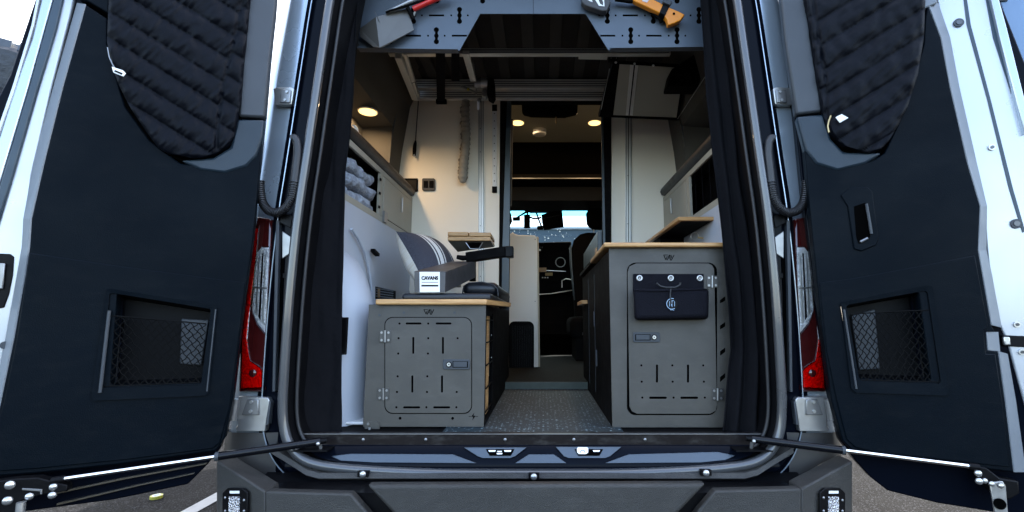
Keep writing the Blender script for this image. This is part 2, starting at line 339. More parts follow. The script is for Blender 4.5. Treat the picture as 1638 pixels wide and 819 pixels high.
# outer body: rear corner post in silver paint, from the jamb to the side wall
def xo(z):  # outer half width of the body at height z
    return lerp_poly([(0.3, .985), (.9, .985), (1.4, .985), (2.0, .945), (2.4, .90), (2.72, .80)], z)
def pathx(z):  # opening half width at height z (left)
    best = None
    for p in path:
        if p.x < 0 and p.z > .5:
            d = abs(p.z - z)
            if best is None or d < best[0]: best = (d, -p.x)
    return best[1]
for s in (-1, 1):
    g = []
    zs = [.60 + i * .05 for i in range(43)]
    for z in zs:
        w = xo(z); pi = min(pathx(z) + .088, w - .03)
        fl = .15 * max(0, min(1, (z - 1.45) / .12)) * max(0, min(1, (2.52 - z) / .12))   # side flare that holds the bed niche
        g.append([Vector((s * x, y, z)) for x, y in ((pi, .012), (pi + .004, .002), (pi * .4 + w * .6 - .01, -.002), (w - .03, .004), (w - .010, .018), (w, .045), (w + .004, .12), (w + .004 + fl, .26), (w + .012 + fl, 1.14), (w + .012, 1.28), (w + .012, 3.4))])
    MB().rows(g).build('body_side', paint, van, smooth=60)
    # dark painted lower corner panel under the lamp
    g = []
    for z in [.40, .50, .60, .70, .80]:
        w = xo(z) + .004; g.append([Vector((s * x, y, z)) for x, y in ((pathx(.8) + .03, -.012), (pathx(.8) + .07, -.02), (w - .05, -.016), (w - .015, 0), (w + .004, .05), (w + .006, .3))])
    MB().rows(g).build('corner_panel', mat('grey_plastic_corner', (.034, .032, .030), .5, 0, .15, 5, bump=.1, bs=400) if s < 0 else MATS['grey_plastic_corner'], van, smooth=50)
# roof, sides above, floor, underbody
g = []
for y in (0.012, 1.2, 3.2): g.append([Vector((x, y, z)) for x, z in ((-.80, 2.70), (-.72, 2.79), (-.5, 2.82), (0, 2.84), (.5, 2.82), (.72, 2.79), (.80, 2.70))])
MB().rows(g).build('roof', paint, van, smooth=50, solid=.01)
MB().add([(-.8, 0.012, 2.7), (-.72, 0.012, 2.79), (0, 0.012, 2.84), (.72, 0.012, 2.79), (.8, 0.012, 2.7), (.5, .012, 2.69), (-.5, .012, 2.69)], [(0, 1, 2, 3, 4, 5, 6)]).build('roof_end', paint, van)
MB().box((-.95, .03, FL - .06), (.95, 1.04, FL)).build('floor', cabdk, van)
MB().box((-.30, .025, FL), (.30, 1.04, FL + .004)).build('floor_mat', wovenm, van)
MB().box((-.95, 1.04, FL - .06), (.95, 3.0, FL + .04)).build('raised_floor', mat('dark_step_vinyl', (.004, .005, .005), .7, 0, .3, 40, bump=.2, bs=200, spec=.1), van)
MB().box((-.30, 1.028, FL + .0045), (.30, 1.0395, FL + .041)).build('lit_riser_strip', mat('green_lit_riser', (.035, .05, .045), .4, .2, .3, 30), van)  # strip over the riser; the greenish light there is in its colour
MB().box((-.90, 3.0, .55), (.90, 4.1, .62)).build('cab_floor', cabdk, van)
MB().box((-.92, .1, .45), (.92, 3.9, .72)).build('chassis', blackpl, van)
# sill: black aluminium edge with screws, painted sill panel with cut-outs
zs0 = UY(869, 695, .02).z; zs1 = UY(869, 710, .0).z
MB().box((-.74, -.004, zs1 - .004), (.74, .03, zs0 + .006)).build('sill_edge', mat('sill_black', (.008, .006, .006), .4, .1, .2, 20, spec=.2, dust=.15, dscale=14), van)
MB().box((-.745, -.006, zs0 + .006), (.745, .004, zs0 + .008)).build('sill_lip', zinc, van)
for px in (581, 681, 808, 918, 1032): MB().dome(UY(px, 703, -.0045), .005, (0, -1, 0), .003).build('screw', zinc, van, smooth=40)
za, zb = UY(869, 710, 0).z, UY(869, 746, -.045).z
g = [[Vector((x, y, z)) for x in [(-.76 + i * .04) for i in range(39)]] for y, z in ((.0, za), (-.012, za - .006), (-.03, zb + .012), (-.036, zb), (-.036, zb - .01))]
sp = MB().rows(g).build('sill_panel', paint_d, van, smooth=40)
sillb = mat('sill_satin_blue', (.03, .043, .058), .35, 0, .1, 5, coat=.4)
def sillpt(px, py, dy=0):    # sloping sill face
    n = Vector((0, -(za - .006 - zb - .012), .018)).normalized(); p0 = Vector((0, -.012 - dy, za - .006)); return UP(px, py, p0, n)
def sillpoly(pts, name, m, ext=.004, parent=van, dy=.002):
    ps = [sillpt(px, py, dy + ext) for px, py in pts]; return MB().prism(ps, (0, ext, 0)).build(name, m, parent, bevel=.001)
sillpoly([(530, 730), (560, 726), (724, 727), (762, 741), (600, 740), (545, 737)], 'sill_raised_face', sillb)
sillpoly([(846, 727), (886, 727), (906, 741), (824, 741)], 'sill_raised_face', sillb)
sillpoly([(1176, 729), (1148, 723), (1006, 727), (968, 741), (1120, 740), (1160, 736)], 'sill_raised_face', sillb)
for q in ([(742, 716), (842, 716), (824, 730), (816, 733), (772, 733), (764, 730)], [(889, 715), (994, 715), (976, 730), (968, 733), (910, 733), (902, 730)]):
    sillpoly(q, 'latch_recess', sillb)
for cx in (800, 942):
    r = sillpoly([(cx - 23, 718.5), (cx + 23, 718.5), (cx + 17, 729), (cx - 17, 729)], 'latch_opening', gap, .002, van, .0075)
    for dx, w, h, yy, mm in ((-13, 6, 3, 721.5, chrome), (12, 6, 3, 721.5, chrome), (-1, 4, 2, 722.5, whitem), (-1, 5, 2, 726, whitem)):
        if cx > 900 and dx < 0: continue
        MB().prism([sillpt(cx + dx + sx * w, yy + sy * h / 2, .013) for sx, sy in ((-1, -1), (1, -1), (.8, 1), (-.8, 1))], (0, .003, 0)).build('latch_striker', mm, r, bevel=.0008)
    if cx > 900:
        MB().prism([sillpt(px, py, .016) for px, py in ((923, 717), (925, 715.5), (939, 715.5), (941, 717), (941, 724), (938, 726.5), (926, 726.5), (923, 724))], (0, .003, 0)).build('latch_plate', whitem, r, bevel=.001)
        MB().tube([sillpt(932 + 4 * math.cos(t), 724 - 4 * math.sin(t), .0175) for t in [math.pi * k / 8 for k in range(9)]], .0008, 6).build('latch_loop', printm, r)
# lip below the seal, in grey-brown plastic, with three lamps of the number plate sort
zc = UY(869, 757, -.06).z; zd = UY(869, 767, -.075).z
g = [[Vector((x, y + .05 * max(0, abs(x) - .7) ** .5, z + max(0, abs(x) - .66) * .5)) for x in [(-.80 + i * .04) for i in range(41)]] for y, z in ((-.03, zc + .008), (-.06, zc), (-.066, zd), (-.05, zd - .01), (-.0, zd - .01))]
MB().rows(g).build('bumper_step', bumpm, van, smooth=40)
for px, py in ((581, 758), (854, 762), (1129, 756)):
    c = UY(px, py, -.068)
    h = MB().box((c.x - .016, c.y - .004, c.z - .008), (c.x + .016, c.y + .03, c.z + .008)).build('clip_housing', blackpl, van)
    MB().dome(c + Vector((0, -.004, .0)), .010, (0, -1, 0), .006).build('clip_pin', steel, h, smooth=40)
# gloss flat panels down to the bumper at both corners (dark paint)
# ---- bumper
YB = -.20
bp = []
def BP(px, py, y=YB): return UY(px, py, y)
# main face outlines; left wing, centre, right wing
bum = MB()
cpts = [(585, 776), (1131, 774), (1085, 822), (1060, 850), (650, 850), (628, 822)]
cface = [BP(*p) for p in cpts]
bumper = MB().prism([p for p in cface], (0, .035, 0)).build('bumper', bumpm, van, bevel=.010, bseg=3)
lw = [(346, 737), (424, 786), (562, 790), (600, 826), (625, 850), (346, 850)]
rw = [(1364, 737), (1282, 782), (1144, 785), (1112, 822), (1085, 850), (1364, 850)]
def wing(pts, s):
    # the outer part of each wing turns back around the corner
    P = []
    for px, py in pts:
        p = BP(px, py, YB + .02); P.append(p)
    m = MB()
    mid = BP(430 if s < 0 else 1276, 800, YB + .02).x
    F = [p.copy() for p in P]
    for p in F:
        d = (p.x - mid) * s
        if d > 0: p.y += d * .42
    # re-aim so the outline keeps its size
    return m.prism(F, (0, .10, 0))
# split each wing: facing plate and angled corner plate
for s, ks, cs in ((-1, [(424, 786), (561, 790), (588, 821), (612, 850), (424, 850)], [(346, 737), (424, 786), (424, 850), (346, 850)]),
                  (1, [(1282, 782), (1144, 785), (1118, 816), (1092, 850), (1282, 850)], [(1364, 737), (1282, 782), (1282, 850), (1364, 850)])):
    MB().prism([BP(px, py, YB + .015) for px, py in ks], (0, .03, 0)).build('bumper_plate', bumpm, bumper, bevel=.005)
    q = []
    for px, py in cs:
        q.append(BP(px, py, YB + .015 if px in (424, 1282) else YB + .10))
    MB().prism(q, (0, .07, 0)).build('corner_plate', bumpm, bumper, bevel=.005)
    # pod light
    nrm = (q[1] - q[0]).cross(q[3] - q[0]).normalized()
    if nrm.y > 0: nrm = -nrm
    cx = 381 if s < 0 else 1327
    o = MB().prism([UP(cx + dx, 812 + dy, q[0], nrm) + nrm * .004 for dx, dy in ((-20, -26), (-12, -33), (12, -33), (20, -26), (20, 40), (-20, 40))], nrm * .006).build('light_pod', blackpl, bumper, bevel=.002)
    lens = mat('pod_reflector', (.8, .82, .85), .08, .9, .5, 90, bump=1.5, bs=160) if s < 0 else MATS['pod_reflector']
    MB().prism([UP(cx + dx - s * 0, 812 + dy, q[0], nrm) + nrm * .010 for dx, dy in ((-8, -20), (8, -20), (8, 40), (-8, 40))], nrm * .003).build('lens', lens, o)
    MB().prism([UP(cx + dx, 812 + dy, q[0], nrm) + nrm * .0105 for dx, dy in ((-7, -29), (8, -29), (8, -25), (-7, -25))], nrm * .001).build('badge', whitem, o)
    for dx, dy in ((-15, -18), (15, -14), (-15, 3), (15, 3)):
        MB().dome(UP(cx + dx, 812 + dy, q[0], nrm) + nrm * .010, .004, nrm, .003).build('bolt', zinc, o, smooth=40)
# dark backing of bumper and top shelf
zt = BP(869, 776, YB + .1).z
MB().box((-.80, YB + .05, .35), (.80, .0, zt - .004)).build('bumper_backing', blackpl, bumper)
MB().hexa([Vector(p) for p in ((-.82, -.12, zt - .03), (.82, -.12, zt - .03), (.82, -.02, zt + .012), (-.82, -.02, zt + .012), (-.82, -.12, zt - .06), (.82, -.12, zt - .06), (.82, -.02, zt - .03), (-.82, -.02, zt - .03))]).build('bumper_top', blackpl, bumper)

# ---- lamps, jamb details, hinges
def mir(px): return 1705 - px
def polyY(pts, y, t, name, m, parent=van, s=-1, bevel=.002):
    P = [UY(px, py, y) for px, py in pts]
    if s > 0: P = [mx(p) for p in P]
    return MB().prism(P, (0, t, 0)).build(name, m, parent, bevel=bevel)
for s in (-1, 1):
    tl = polyY([(411, 346), (434, 350), (423, 627), (381, 627), (384, 540), (394, 440)], -.020, .05, 'tail_light', reddark, van, s, .006)
    polyY([(409, 360), (414, 360), (409, 420), (398, 500), (394, 540), (397, 560), (400, 576), (414, 585), (421, 592), (420, 622), (384, 624), (387, 540), (396, 440)], -.0235, .006, 'red_lens', redlens, tl, s, .001)
    polyY([(408, 366), (412, 366), (406, 430), (400, 490), (395, 545), (399, 578), (414, 588), (419, 594), (418, 619), (386, 621), (388, 545), (397, 450)], -.0212, .003, 'reflector', reflm, tl, s, 0)
    polyY([(418, 396), (430, 396), (424, 532), (412, 517), (405, 500), (404, 490), (409, 430), (412, 404)], -.0212, .003, 'reflector', reflm, tl, s, 0)
    cl = polyY([(417, 394), (431, 394), (424, 536), (411, 520), (403, 500), (402, 490), (408, 430), (411, 402)], -.025, .006, 'clear_lens', clearlens, tl, s, .002)
    for k in range(3):
        x0 = 412 + k * 5
        polyY([(x0 + 2, 404 + k * 2), (x0 + 4, 404), (x0 - 1 , 505 + k * 7), (x0 - 4, 500 + k * 7)], -.0238, .002, 'lens_rib', steel if k != 1 else blackpl, cl, s, .0005)
    polyY([(405, 458), (428, 460), (428, 462.5), (405, 461)], -.0240, .002, 'lens_divider', zinc, cl, s, .0003)
    c = UY(404, 597, -.024); c = c if s < 0 else mx(c)
    MB().dome(c, .012, (0, -1, 0), .004).build('bulb', reddark, tl, smooth=50)
    # jamb metal: grey strip and bracket beside the lamp
    polyY([(441, 352), (446.5, 352), (440, 627), (435, 627)], -.028, .02, 'jamb_strip', trimgr, van, s)
    polyY([(448, 352), (466, 352), (458, 612), (441, 612)], -.010, .012, 'jamb_plate', mat('primer_grey_metal', (.22, .22, .225), .4, .4, .1, 9) if s < 0 else MATS['primer_grey_metal'], van, s)
    polyY([(451, 369), (467, 380), (466, 404), (451, 414)], -.016, .004, 'jamb_bracket', zinc, van, s)
    polyY([(446, 415), (455, 412), (452, 470), (449, 600), (443, 600)], -.014, .003, 'jamb_slot', gap, van, s, 0)
    polyY([(452, 437), (465, 437), (465, 445), (452, 445)], -.017, .002, 'slot_rim', blackpl, van, s, .001)
    polyY([(450, 340), (468, 345), (465, 365), (447, 356)], -.03, .02, 'jamb_bracket', blackpl, van, s)
    # lower hinge
    h = polyY([(381, 634), (428, 636), (431, 640), (424, 690), (378, 690), (377, 684), (380, 680)], -.030, .02, 'hinge', steel, van, s)
    polyY([(395, 639), (413, 639), (413, 664), (386, 664)], -.037, .008, 'hinge_leaf', zinc, h, s)
    a_, b_ = UY(378, 638, -.045), UY(372, 672, -.045)
    if s > 0: a_, b_ = mx(a_), mx(b_)
    MB().tube([a_, b_], .012, 14).build('hinge_barrel', zinc, h, smooth=40)
    for px, py in ((402, 643), (401, 658)):
        c = UY(px, py, -.037); c = c if s < 0 else mx(c); MB().disk(c, .005, (0, -1, 0), .003, 10).build('bolt', steel, h)
    polyY([(430, 642), (433, 642), (429, 680), (425, 680)], -.045, .02, 'hinge_cover', trimgr, van, s)
    # upper hinge
    h = polyY([(437, 141), (464, 139), (470, 142), (466, 167), (440, 168)], -.022, .02, 'hinge', steel, van, s)
    polyY([(449, 143), (465, 143), (463, 164), (447, 164)], -.028, .006, 'hinge_leaf', zinc, h, s)
    for px, py in ((459, 147), (456, 160)):
        c = UY(px, py, -.029); c = c if s < 0 else mx(c); MB().disk(c, .0045, (0, -1, 0), .003, 10).build('bolt', steel, h)
    # black outer jamb strip beside the seal with grey edges
    # wiring conduit
    P = [UY(px, py, -.05) for px, py in ((467, 222), (472, 221), (476, 228), (477, 245), (474, 270), (471, 298), (467, 318), (458, 333), (444, 341), (430, 338), (420, 326), (416, 306), (416, 286))]
    if s > 0: P = [mx(p) for p in P]
    # resample
    Q = []
    for i in range(len(P) - 1):
        for k in range(8): Q.append(P[i].lerp(P[i + 1], k / 8))
    for _ in range(4): Q = [Q[0]] + [(Q[i - 1] + Q[i] * 2 + Q[i + 1]) / 4 for i in range(1, len(Q) - 1)] + [Q[-1]]
    rr = [.0135 if i < 34 else .0125 + .0022 * (1 if i % 2 else -1) for i in range(len(Q))]
    # finer corrugation
    Q2, r2 = [], []
    for i in range(len(Q) - 1):
        for k in range(3):
            Q2.append(Q[i].lerp(Q[i + 1], k / 3)); j = i * 3 + k
            r2.append(.0135 if i < 38 else .0128 + .0017 * (1 if (j // 2) % 2 else -1))
    MB().tube(Q2, r2, 12).build('wiring_conduit', mat('conduit_rubber', (.012, .012, .014), .5, 0, .1) if s < 0 else MATS['conduit_rubber'], van, smooth=35)

# ---- doors
def door(s):
    if s < 0:
        H = UY(405, 400, -.05); ang = R(25); u = Vector((-math.cos(ang), -math.sin(ang), 0))
    else:
        H = UY(1305, 400, -.05); ang = R(16); u = Vector((math.cos(ang), -math.sin(ang), 0))
    n = Vector((-s * -u.y, 0, 0))
    n = Vector((u.y, -u.x, 0)) if s > 0 else Vector((-u.y, u.x, 0))
    if n.y > 0: n = -n
    n.normalize()
    return H, u, n
DL, DR = door(-1), door(1)
def DP(D, px, py, off=0): H, u, n = D; return UP(px, py, H + n * off, n)
def dpoly(D, pts, off, t, name, m, parent, bevel=.003, smooth=None):
    P = [DP(D, px, py, off) for px, py in pts]; return MB().prism(P, D[2] * (-t)).build(name, m, parent, bevel=bevel, smooth=smooth)
def finish_door(D, s, outline, trim_out, name='rear_door'):
    pass
# left door
rd = dpoly(DL, [(447, -60), (424, 190), (412, 300), (392, 480), (372, 640), (352, 718), (330, 745), (300, 775), (180, 800), (-200, 850), (-200, 600), (-80, 300), (15, 120), (62, -20), (75, -60)], .0, .045, 'rear_door', paint_d, van, .004)
# outer flange strips on the left door
dpoly(DL, [(78, -60), (126, -60), (118, 0), (82, 140), (50, 280), (36, 400), (10, 545), (-15, 660), (-90, 860), (-190, 860), (-60, 560), (-15, 400), (20, 280), (61, 140), (82, 70), (88, 50), (100, 0), (106, -60)], .010, .02, 'door_flange', paint_skylit, rd, .004)
dpoly(DL, [(74, -60), (93, -60), (84, 0), (45, 140), (3, 280), (-35, 400), (-60, 480), (-90, 480), (-40, 330), (0, 212), (22, 140), (50, 62), (65, 0)], .016, .03, 'door_edge', paint, rd, .004)
dpoly(DL, [(70, -60), (74, -60), (54, 40), (24, 140), (-10, 240), (-16, 240), (19, 140), (50, 40)], .020, .01, 'edge_crease', paint_skylit, rd, .001)
dpoly(DL, [(94, -60), (107, -60), (100, 0), (90, 44), (78, 84), (60, 140), (20, 280), (-17, 400), (-30, 400), (4, 280), (46, 140), (85, 0)], .018, .012, 'edge_seal', MATS['deep_blue_paint'] if 'deep_blue_paint' in MATS else mat('deep_blue_paint', (.010, .028, .045), .4, 0, .2, 8), rd, .003)
# lower door skin ridges
for k, pts in enumerate(([(78, 790), (200, 764), (330, 741), (330, 743), (200, 767), (78, 793)], [(90, 806), (220, 776), (310, 757), (310, 758.5), (220, 778), (90, 809)])):
    dpoly(DL, pts, .012, .012, 'skin_ridge', mat('ridge_edge', (.07, .058, .04), .35, .2, .1) if k == 0 else MATS['ridge_edge'], rd, .001)
o = dpoly(DL, [(-30, 404), (16, 406), (22, 411), (20, 440), (14, 470), (6, 492), (-40, 500)], .013, .012, 'door_latch', blackpl, rd, .002)
dpoly(DL, [(-20, 420), (8, 421), (4, 462), (-26, 462)], .020, .006, 'latch_plate', zinc, o, .002)
o = MB().disk(DP(DL, 9, 552, .012), .010, DL[2], .004, 18).build('grommet', trimgr, rd)
# trim panel with bevelled outer border
def trim(D, front, back, offf, offb, name, m, parent):
    A = [DP(D, px, py, offf) for px, py in front]; B = [DP(D, px, py, offb) for px, py in back]; n = len(A)
    m_ = MB().add(A + B, [tuple(range(n))] + [(i, (i + 1) % n, (i + 1) % n + n, i + n) for i in range(n)])
    return m_.build(name, m, parent, bevel=.004)
lt_front = [(137, 7), (172, 30), (172, 70), (200, 170), (240, 225), (290, 262), (340, 266), (385, 262), (410, 235), (420, 215), (405, 380), (388, 500), (372, 640), (360, 700), (345, 722), (200, 742), (60, 757), (-30, 764), (-60, 764), (-3, 660), (22, 540), (40, 440), (47, 395), (50, 350), (70, 262), (100, 140)]
# border strip
tp = MB().prism([DP(DL, px, py, .045) for px, py in lt_front], DL[2] * -.04).build('trim_panel', doorpl, rd, bevel=.006)
bord = [(137, 7), (100, 140), (70, 262), (50, 350), (47, 395), (40, 440), (22, 540), (-3, 660), (-60, 764)]
bout = [(124, 5), (86, 140), (54, 262), (38, 350), (36, 395), (28, 440), (10, 540), (-14, 660), (-80, 764)]
trim_skylit = mat('skylit_trim_edge', (.15, .165, .18), .45, 0, .06, 6, bump=.05, bs=300)  # paler trim plastic; sky light on the outward bevel is in its colour
def strip(D, A, B, oa, ob, name, m, parent):
    g = [[DP(D, *p, oa) for p in A], [DP(D, *p, ob) for p in B]]; return MB().rows(g).build(name, m, parent, solid=.003)
strip(DL, bord, bout, .044, .008, 'trim_border', trim_skylit, rd)
# upper window surround, grey side strip
dpoly(DL, [(395, -60), (447, -60), (441, 20), (432, 100), (425, 188), (381, 186), (385, 100)], .046, .04, 'window_trim', trimgr, rd, .008)
dpoly(DL, [(379, 190), (424, 191), (421, 220), (412, 248), (395, 266), (360, 277), (320, 272), (288, 256), (340, 252), (368, 235)], .050, .04, 'window_trim', mat('sky_tinted_trim', (.014, .024, .034), .4, 0, .2, 5, bump=.1, bs=400, spec=.3), rd, .008)  # blue sky reflection on the lower curve is put into this plastic's colour
dpoly(DL, [(126, -60), (176, -60), (174, 22), (140, 2), (125, -2)], .045, .04, 'window_trim', doorpl, rd, .004)
dpoly(DL, [(170, -60), (400, -60), (385, 200), (360, 250), (300, 262), (230, 230), (180, 150)], .040, .03, 'window_glass', gap, rd, 0)
def cut_pocket(D, inn, objs):
    P = [DP(D, *p, .10) for p in inn]; c = MB().prism(P, D[2] * -.20).build('cutter', gap)
    for o in objs: cut(o, c)
    bpy.data.objects.remove(c)
# storage pocket: frame, recessed bin, net
def pocket(D, s, par, fr, inn, tagm):
    # fr: outer frame quad, inn: opening quad (px)
    A = [DP(D, *p, .055) for p in fr]; B = [DP(D, *p, .053) for p in inn]; n = len(A)
    f = MB(); f.add(A + B, [(i, (i + 1) % n, (i + 1) % n + n, i + n) for i in range(n)])
    A2 = [DP(D, *p, .046) for p in fr]; f.add([*A, *A2], [(i, (i + 1) % n, (i + 1) % n + n, i + n) for i in range(n)])
    C = [b - D[2] * .075 for b in B]; ctr = sum(C, Vector()) / n; C = [ctr + (c - ctr) * .9 for c in C]
    fo = f.build('pocket_frame', doorpl, par, bevel=.001)
    bn = MB(); bn.add(B + C, [(i, (i + 1) % n, (i + 1) % n + n, i + n) for i in range(n)] + [tuple(range(n, 2 * n))]); bn.build('pocket_bin', mat('pocket_inner', (.0022, .0026, .0035), .5, spec=.1) if 'pocket_inner' not in MATS else MATS['pocket_inner'], fo)
    return fo, B
pocket_l_fr = [(170, 463), (178, 462), (345, 488), (348, 492), (334, 628), (328, 633), (150, 641), (146, 636)]
pocket_l_in = [(175, 470), (182, 469), (336, 494), (337, 498), (322, 612), (318, 616), (166, 621), (163, 617)]
cut_pocket(DL, pocket_l_in, (tp, rd)); ts = dpoly(DL, [(46, 404), (180, 424), (345, 446), (392, 452), (368, 650), (352, 708), (340, 718), (200, 736), (60, 750), (-28, 756), (6, 640), (26, 540)], .049, .006, 'trim_step', doorpl, tp, .003); cut_pocket(DL, pocket_l_in, (ts,)); pf, B = pocket(DL, -1, tp, pocket_l_fr, pocket_l_in, None)
def net(D, par, c, cols=11, rws=7):
    # c: TL, TR, BR, BL px
    P = [DP(D, *q, .048) for q in c]; m = MB()
    def q(u, v): 
        p = (P[0] * (1 - u) + P[1] * u) * (1 - v) + (P[3] * (1 - u) + P[2] * u) * v
        return p + D[2] * (-.012 * math.sin(math.pi * u) * math.sin(math.pi * v))
    for i in range(-rws, cols + 1):
        for sgn in (1, -1):
            pts = []
            for k in range(rws * 4 + 1):
                v = k / (rws * 4); u = (i + (v * rws if sgn > 0 else rws - v * rws)) / cols
                if 0 <= u <= 1: u += .01 * math.sin(v * rws * 2 * math.pi); pts.append(q(min(1, max(0, u)), v))
            if len(pts) > 1: m.tube(pts, .0014, 5)
    m.tube([q(k / 12, 0) for k in range(13)], .0022, 6)
    m.tube([q(k / 12, 1) for k in range(13)], .0018, 6)
    return m.build('cargo_net', mat('net_cord', (.002, .002, .002), .8, spec=.1) if 'net_cord' not in MATS else MATS['net_cord'], par, smooth=60)
net(DL, pf, [(178, 505), (330, 518), (320, 612), (166, 618)])
MB().tube([DP(DL, 175, 497, .056), DP(DL, 160, 628, .056)], .004, 8).build('frame_rib', trimgr, pf, smooth=40)
MB().tube([DP(DL, 345, 495, .054), DP(DL, 331, 626, .054)], .002, 8).build('frame_rib', trimgr, pf, smooth=40)
dpoly(DL, [(290, 510), (334, 512), (322, 585), (287, 582)], -.010, .012, 'pocket_divider', trimgr, pf, .003)

# right door
rr_ = dpoly(DR, [(1243, -60), (1272, 190), (1283, 300), (1305, 480), (1325, 620), (1345, 705), (1368, 737), (1392, 763), (1420, 785), (1500, 805), (1900, 870), (1900, 600), (1720, 300), (1600, 0), (1585, -60)], .0, .045, 'rear_door', paint_d, van, .004)
dpoly(DR, [(1488, -60), (1572, -60), (1600, 40), (1640, 200), (1700, 420), (1760, 650), (1655, 700), (1627, 600), (1612, 545), (1600, 520), (1583, 430), (1574, 330), (1545, 210), (1510, 50)], .006, .02, 'door_flange', paint_skylit, rr_)
dpoly(DR, [(1572, -60), (1582, -60), (1610, 40), (1650, 200), (1640, 215), (1600, 60)], .02, .02, 'door_edge', paint, rr_)
for pts in ([(1537, -40), (1541, -40), (1553, 40), (1585, 160), (1620, 300), (1640, 370), (1636, 372), (1614, 300), (1580, 160), (1547, 40)],
            [(1570, -40), (1575, -40), (1596, 60), (1630, 165), (1650, 230), (1645, 232), (1624, 168), (1589, 60)]):
    dpoly(DR, pts, .008, .004, 'flange_groove', MATS['deep_blue_paint'], rr_, 0)
for px, py, r in ((1533, 37, .014), (1586, 236, .009), (1625, 358, .014), (1626, 519, .008), (1634, 563, .008)):
    c = DP(DR, px, py, .007); o = MB().disk(c, r, DR[2], .004, 20).build('grommet', trimgr if r > .01 else steel, rr_)
    MB().disk(c + DR[2] * .004, r * .55, DR[2], .002, 16).build('grommet_centre', rubber, o)
o = dpoly(DR, [(1603, 536), (1650, 538), (1650, 556), (1605, 554)], .010, .02, 'door_latch', blackpl, rr_)
dpoly(DR, [(1605, 539), (1616, 539), (1618, 552), (1607, 552)], .016, .01, 'latch_plate', steel, o)
rt_front = [(1485, 8), (1505, 60), (1520, 140), (1548, 262), (1568, 330), (1565, 400), (1572, 440), (1586, 520), (1592, 530), (1578, 531), (1580, 560), (1597, 562), (1608, 640), (1622, 755), (1560, 748), (1400, 730), (1365, 722), (1348, 705), (1330, 640), (1312, 500), (1300, 380), (1285, 215), (1292, 240), (1312, 262), (1345, 268), (1395, 258), (1415, 245), (1450, 170), (1478, 70), (1480, 30)]
rtp = MB().prism([DP(DR, px, py, .045) for px, py in rt_front], DR[2] * -.04).build('trim_panel', doorpl, rr_, bevel=.006)
strip(DR, [(1485, 8), (1505, 60), (1520, 140), (1548, 262), (1568, 330), (1565, 400), (1572, 440), (1586, 520)], [(1500, 5), (1519, 60), (1534, 140), (1562, 262), (1578, 330), (1577, 400), (1586, 440), (1601, 524)], .044, .008, 'trim_border', trim_skylit, rr_)
strip(DR, [(1597, 562), (1608, 640), (1622, 755)], [(1611, 566), (1624, 640), (1640, 755)], .044, .008, 'trim_border', trim_skylit, rr_)
strip(DR, [(1577, 531), (1580, 560)], [(1596, 531), (1599, 562)], .044, .020, 'trim_border', trim_skylit, rr_)
dpoly(DR, [(1243, -60), (1290, -60), (1298, 60), (1317, 178), (1273, 183), (1255, 60)], .046, .04, 'window_trim', trimgr, rr_, .008)
dpoly(DR, [(1274, 186), (1318, 182), (1330, 222), (1350, 243), (1412, 244), (1385, 262), (1340, 273), (1305, 262), (1288, 240)], .050, .04, 'window_trim', MATS['sky_tinted_trim'], rr_, .008)
dpoly(DR, [(1482, -60), (1490, -60), (1500, 4), (1478, 14)], .045, .03, 'window_trim', trim_skylit, rr_, .004)
dpoly(DR, [(1288, -60), (1480, -60), (1478, 70), (1450, 180), (1410, 240), (1340, 250), (1318, 200)], .040, .03, 'window_glass', gap, rr_, 0)
cut_pocket(DR, [(1354, 490), (1358, 487), (1480, 465), (1484, 468), (1505, 610), (1502, 614), (1378, 609), (1374, 604)], (rtp, rr_)); ts = dpoly(DR, [(1311, 452), (1360, 446), (1480, 424), (1560, 408), (1568, 450), (1582, 525), (1574, 529), (1578, 566), (1593, 566), (1604, 640), (1616, 748), (1560, 742), (1400, 724), (1368, 716), (1354, 703), (1338, 640), (1322, 560)], .049, .006, 'trim_step', doorpl, rtp, .003); cut_pocket(DR, [(1354, 490), (1358, 487), (1480, 465), (1484, 468), (1505, 610), (1502, 614), (1378, 609), (1374, 604)], (ts,)); pf, B = pocket(DR, 1, rtp, [(1345, 486), (1349, 483), (1484, 456), (1492, 459), (1518, 628), (1514, 633), (1370, 628), (1362, 622)], [(1354, 490), (1358, 487), (1480, 465), (1484, 468), (1505, 610), (1502, 614), (1378, 609), (1374, 604)], None)
net(DR, pf, [(1360, 502), (1486, 496), (1503, 611), (1377, 608)])
dpoly(DR, [(1362, 505), (1400, 495), (1408, 590), (1374, 592)], -.010, .012, 'pocket_divider', trimgr, pf, .003)
MB().tube([DP(DR, 1350, 495, .054), DP(DR, 1370, 622, .054)], .003, 8).build('frame_rib', trimgr, pf, smooth=40)
# pull handle
hb = dpoly(DR, [(1345, 312), (1360, 300), (1388, 299), (1396, 306), (1406, 380), (1402, 392), (1378, 402), (1366, 398), (1356, 330)], .050, .006, 'pull_handle', doorpl, rtp, .005)
dpoly(DR, [(1366, 330), (1384, 324), (1389, 328), (1394, 372), (1390, 382), (1374, 390), (1370, 380)], .0515, .002, 'handle_recess', gap, hb, .001)
MB().tube([DP(DR, 1386, 326, .056), DP(DR, 1394, 374, .056)], .004, 8).build('handle_grip', trimgr, hb, smooth=40)
MB().tube([DP(DR, 1376, 387, .055), DP(DR, 1388, 381, .055)], .004, 8).build('handle_button', zinc, hb, smooth=40)

